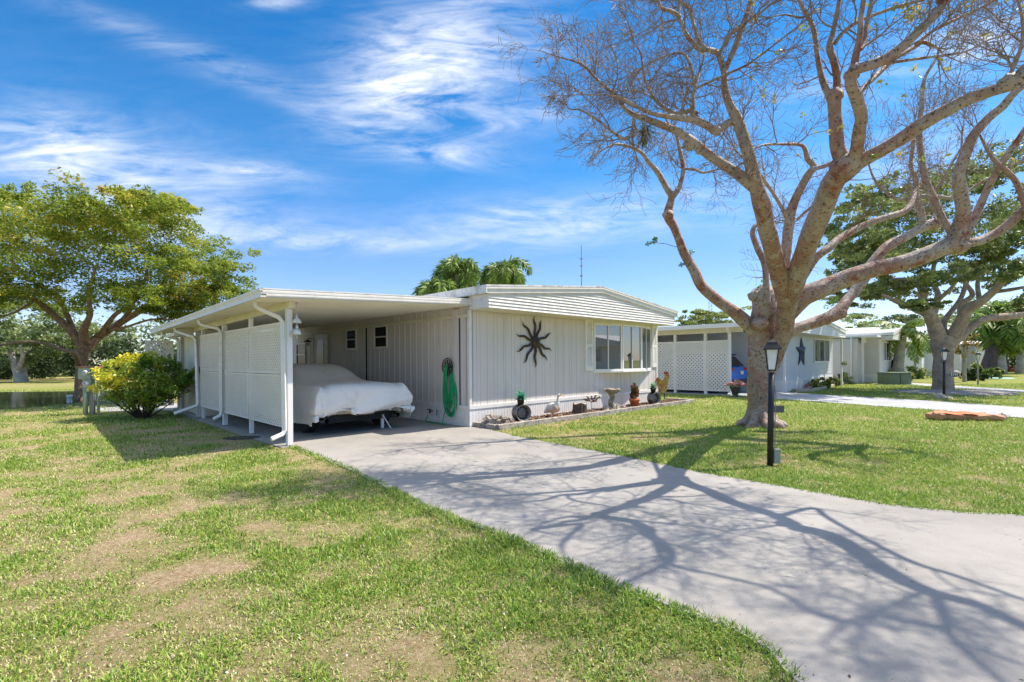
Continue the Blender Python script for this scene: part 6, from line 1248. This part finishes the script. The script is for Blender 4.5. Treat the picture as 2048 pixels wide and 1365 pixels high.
REDP = leafmat('rust_red_leaf', (.10,.04,.02), (.36,.14,.09), (.50,.28,.18), .6, .3)
for i, (px, lb) in enumerate(((2012, 'rust red ground shrub left of the last lamp'), (2030, 'wide rust red shrub right of the last lamp'), (2052, 'rust red shrub cut by the right edge'))): bush(px, 744, 12, 12, lb, REDP, 20+i, sz=.22)

# sprouts and air plant on the bare tree
cl = []
for (px, py, d, r, t_) in ((1527,572,9.8,.16,.6),(1520,582,9.75,.12,.5),(1538,578,9.8,.14,.6),(1530,560,9.8,.10,.7),(1382,505,9.7,.07,.3),(1378,520,9.7,.06,.3),(1363,530,9.7,.06,.3),(1308,484,9.6,.07,.1),(1296,488,9.6,.06,.1),(1310,478,9.6,.05,.1),(1667,604,9.9,.10,.3),(1655,612,9.9,.10,.3),(1640,650,9.9,.05,.4)):
    p = P(px, py, d); cl.append((p.x, p.y, p.z, r, r, r*.9, t_))
for cc_ in cl: leafcloud('leafy_sprout', [cc_], 42, .05, leafmat('sprout_leaf', (.08,.20,.03), (.28,.45,.06), (.50,.52,.10), .4, .5), TREE, 71)
b = MB(); b.tube([P(1355,495,9.65), P(1330,488,9.6), P(1303,485,9.6)], .006, 4, False); b.build('thin_shoot', TWIG, TREE)
r_ = random.Random(9); cl = []
for i in range(70): px, py = r_.uniform(1500, 2060), r_.uniform(-20, 330); p = P(px, py, r_.uniform(4.8, 8.3)); cl.append((p.x, p.y, p.z, .05, .05, .04, r_.uniform(.4, 1)))
for i in range(16): p = P(r_.uniform(1790, 1845), r_.uniform(5, 45), 5.7); cl.append((p.x, p.y, p.z, .07, .07, .06, r_.uniform(.6, 1)))
leafcloud('new_leaves', cl, 7, .055, leafmat('fresh_yellow_leaf', (.10,.16,.02), (.36,.38,.06), (.55,.42,.10), .4, .45), TREE, 72)
p = P(1289, 272, 6.75); AP = thing('air_plant', 'tuft of grassy air plant hanging from the long left limb', 'air plant', tuple(p)); V4 = []; T4 = []
for i in range(150):
    a = r_.uniform(0, 6.28); el = r_.uniform(-1.4, .5); q = Vector((r_.uniform(-.03,.03), r_.uniform(-.03,.03), r_.uniform(-.04,.16))); dd = Vector((math.cos(a)*math.cos(el), math.sin(a)*math.cos(el), math.sin(el))); s = dd.cross(ZV).normalized()*.005
    for k in range(3): n2 = q+dd*r_.uniform(.04, .07); V4 += [q-s, q+s, n2+s*.8, n2-s*.8]; T4 += [r_.random()]*4; q = n2; dd = (dd+Vector((0,0,-.35))).normalized()
va = np.array([tuple(v) for v in V4]); npmesh('tuft', va, [np.arange(len(va)).reshape(-1, 4)], leafmat('air_plant_leaf', (.05,.08,.03), (.18,.22,.08), (.32,.28,.14), .6, .2), AP, np.array(T4))
# drain lid in the shade by the carport, debris on the drive
g = G(484, 876); b = MB(); b.lathe([(0,.004),(.26,.004),(.27,-.01)], (0,0,0), 24); o = struct(b.build('bare_soil_patch', mat('dark_soil', (.07,.055,.045), .95, .3, 12, bump=1))); o.location = (g.x, g.y, .003); o.scale = (1.3, .8, 1)
g = G(1575, 1155); b = MB(); b.add([(-.035,.01,.010),(.0,-.010,.013),(.04,-.02,.011),(.012,.0,.022)], [(0,1,3),(1,2,3)]); o = tag(b.build('fallen_leaf', mat('pale_dry_leaf', (.55,.50,.40), .8)), 'small pale dry leaf lying on the driveway', 'leaf'); o.location = (g.x, g.y, 0)
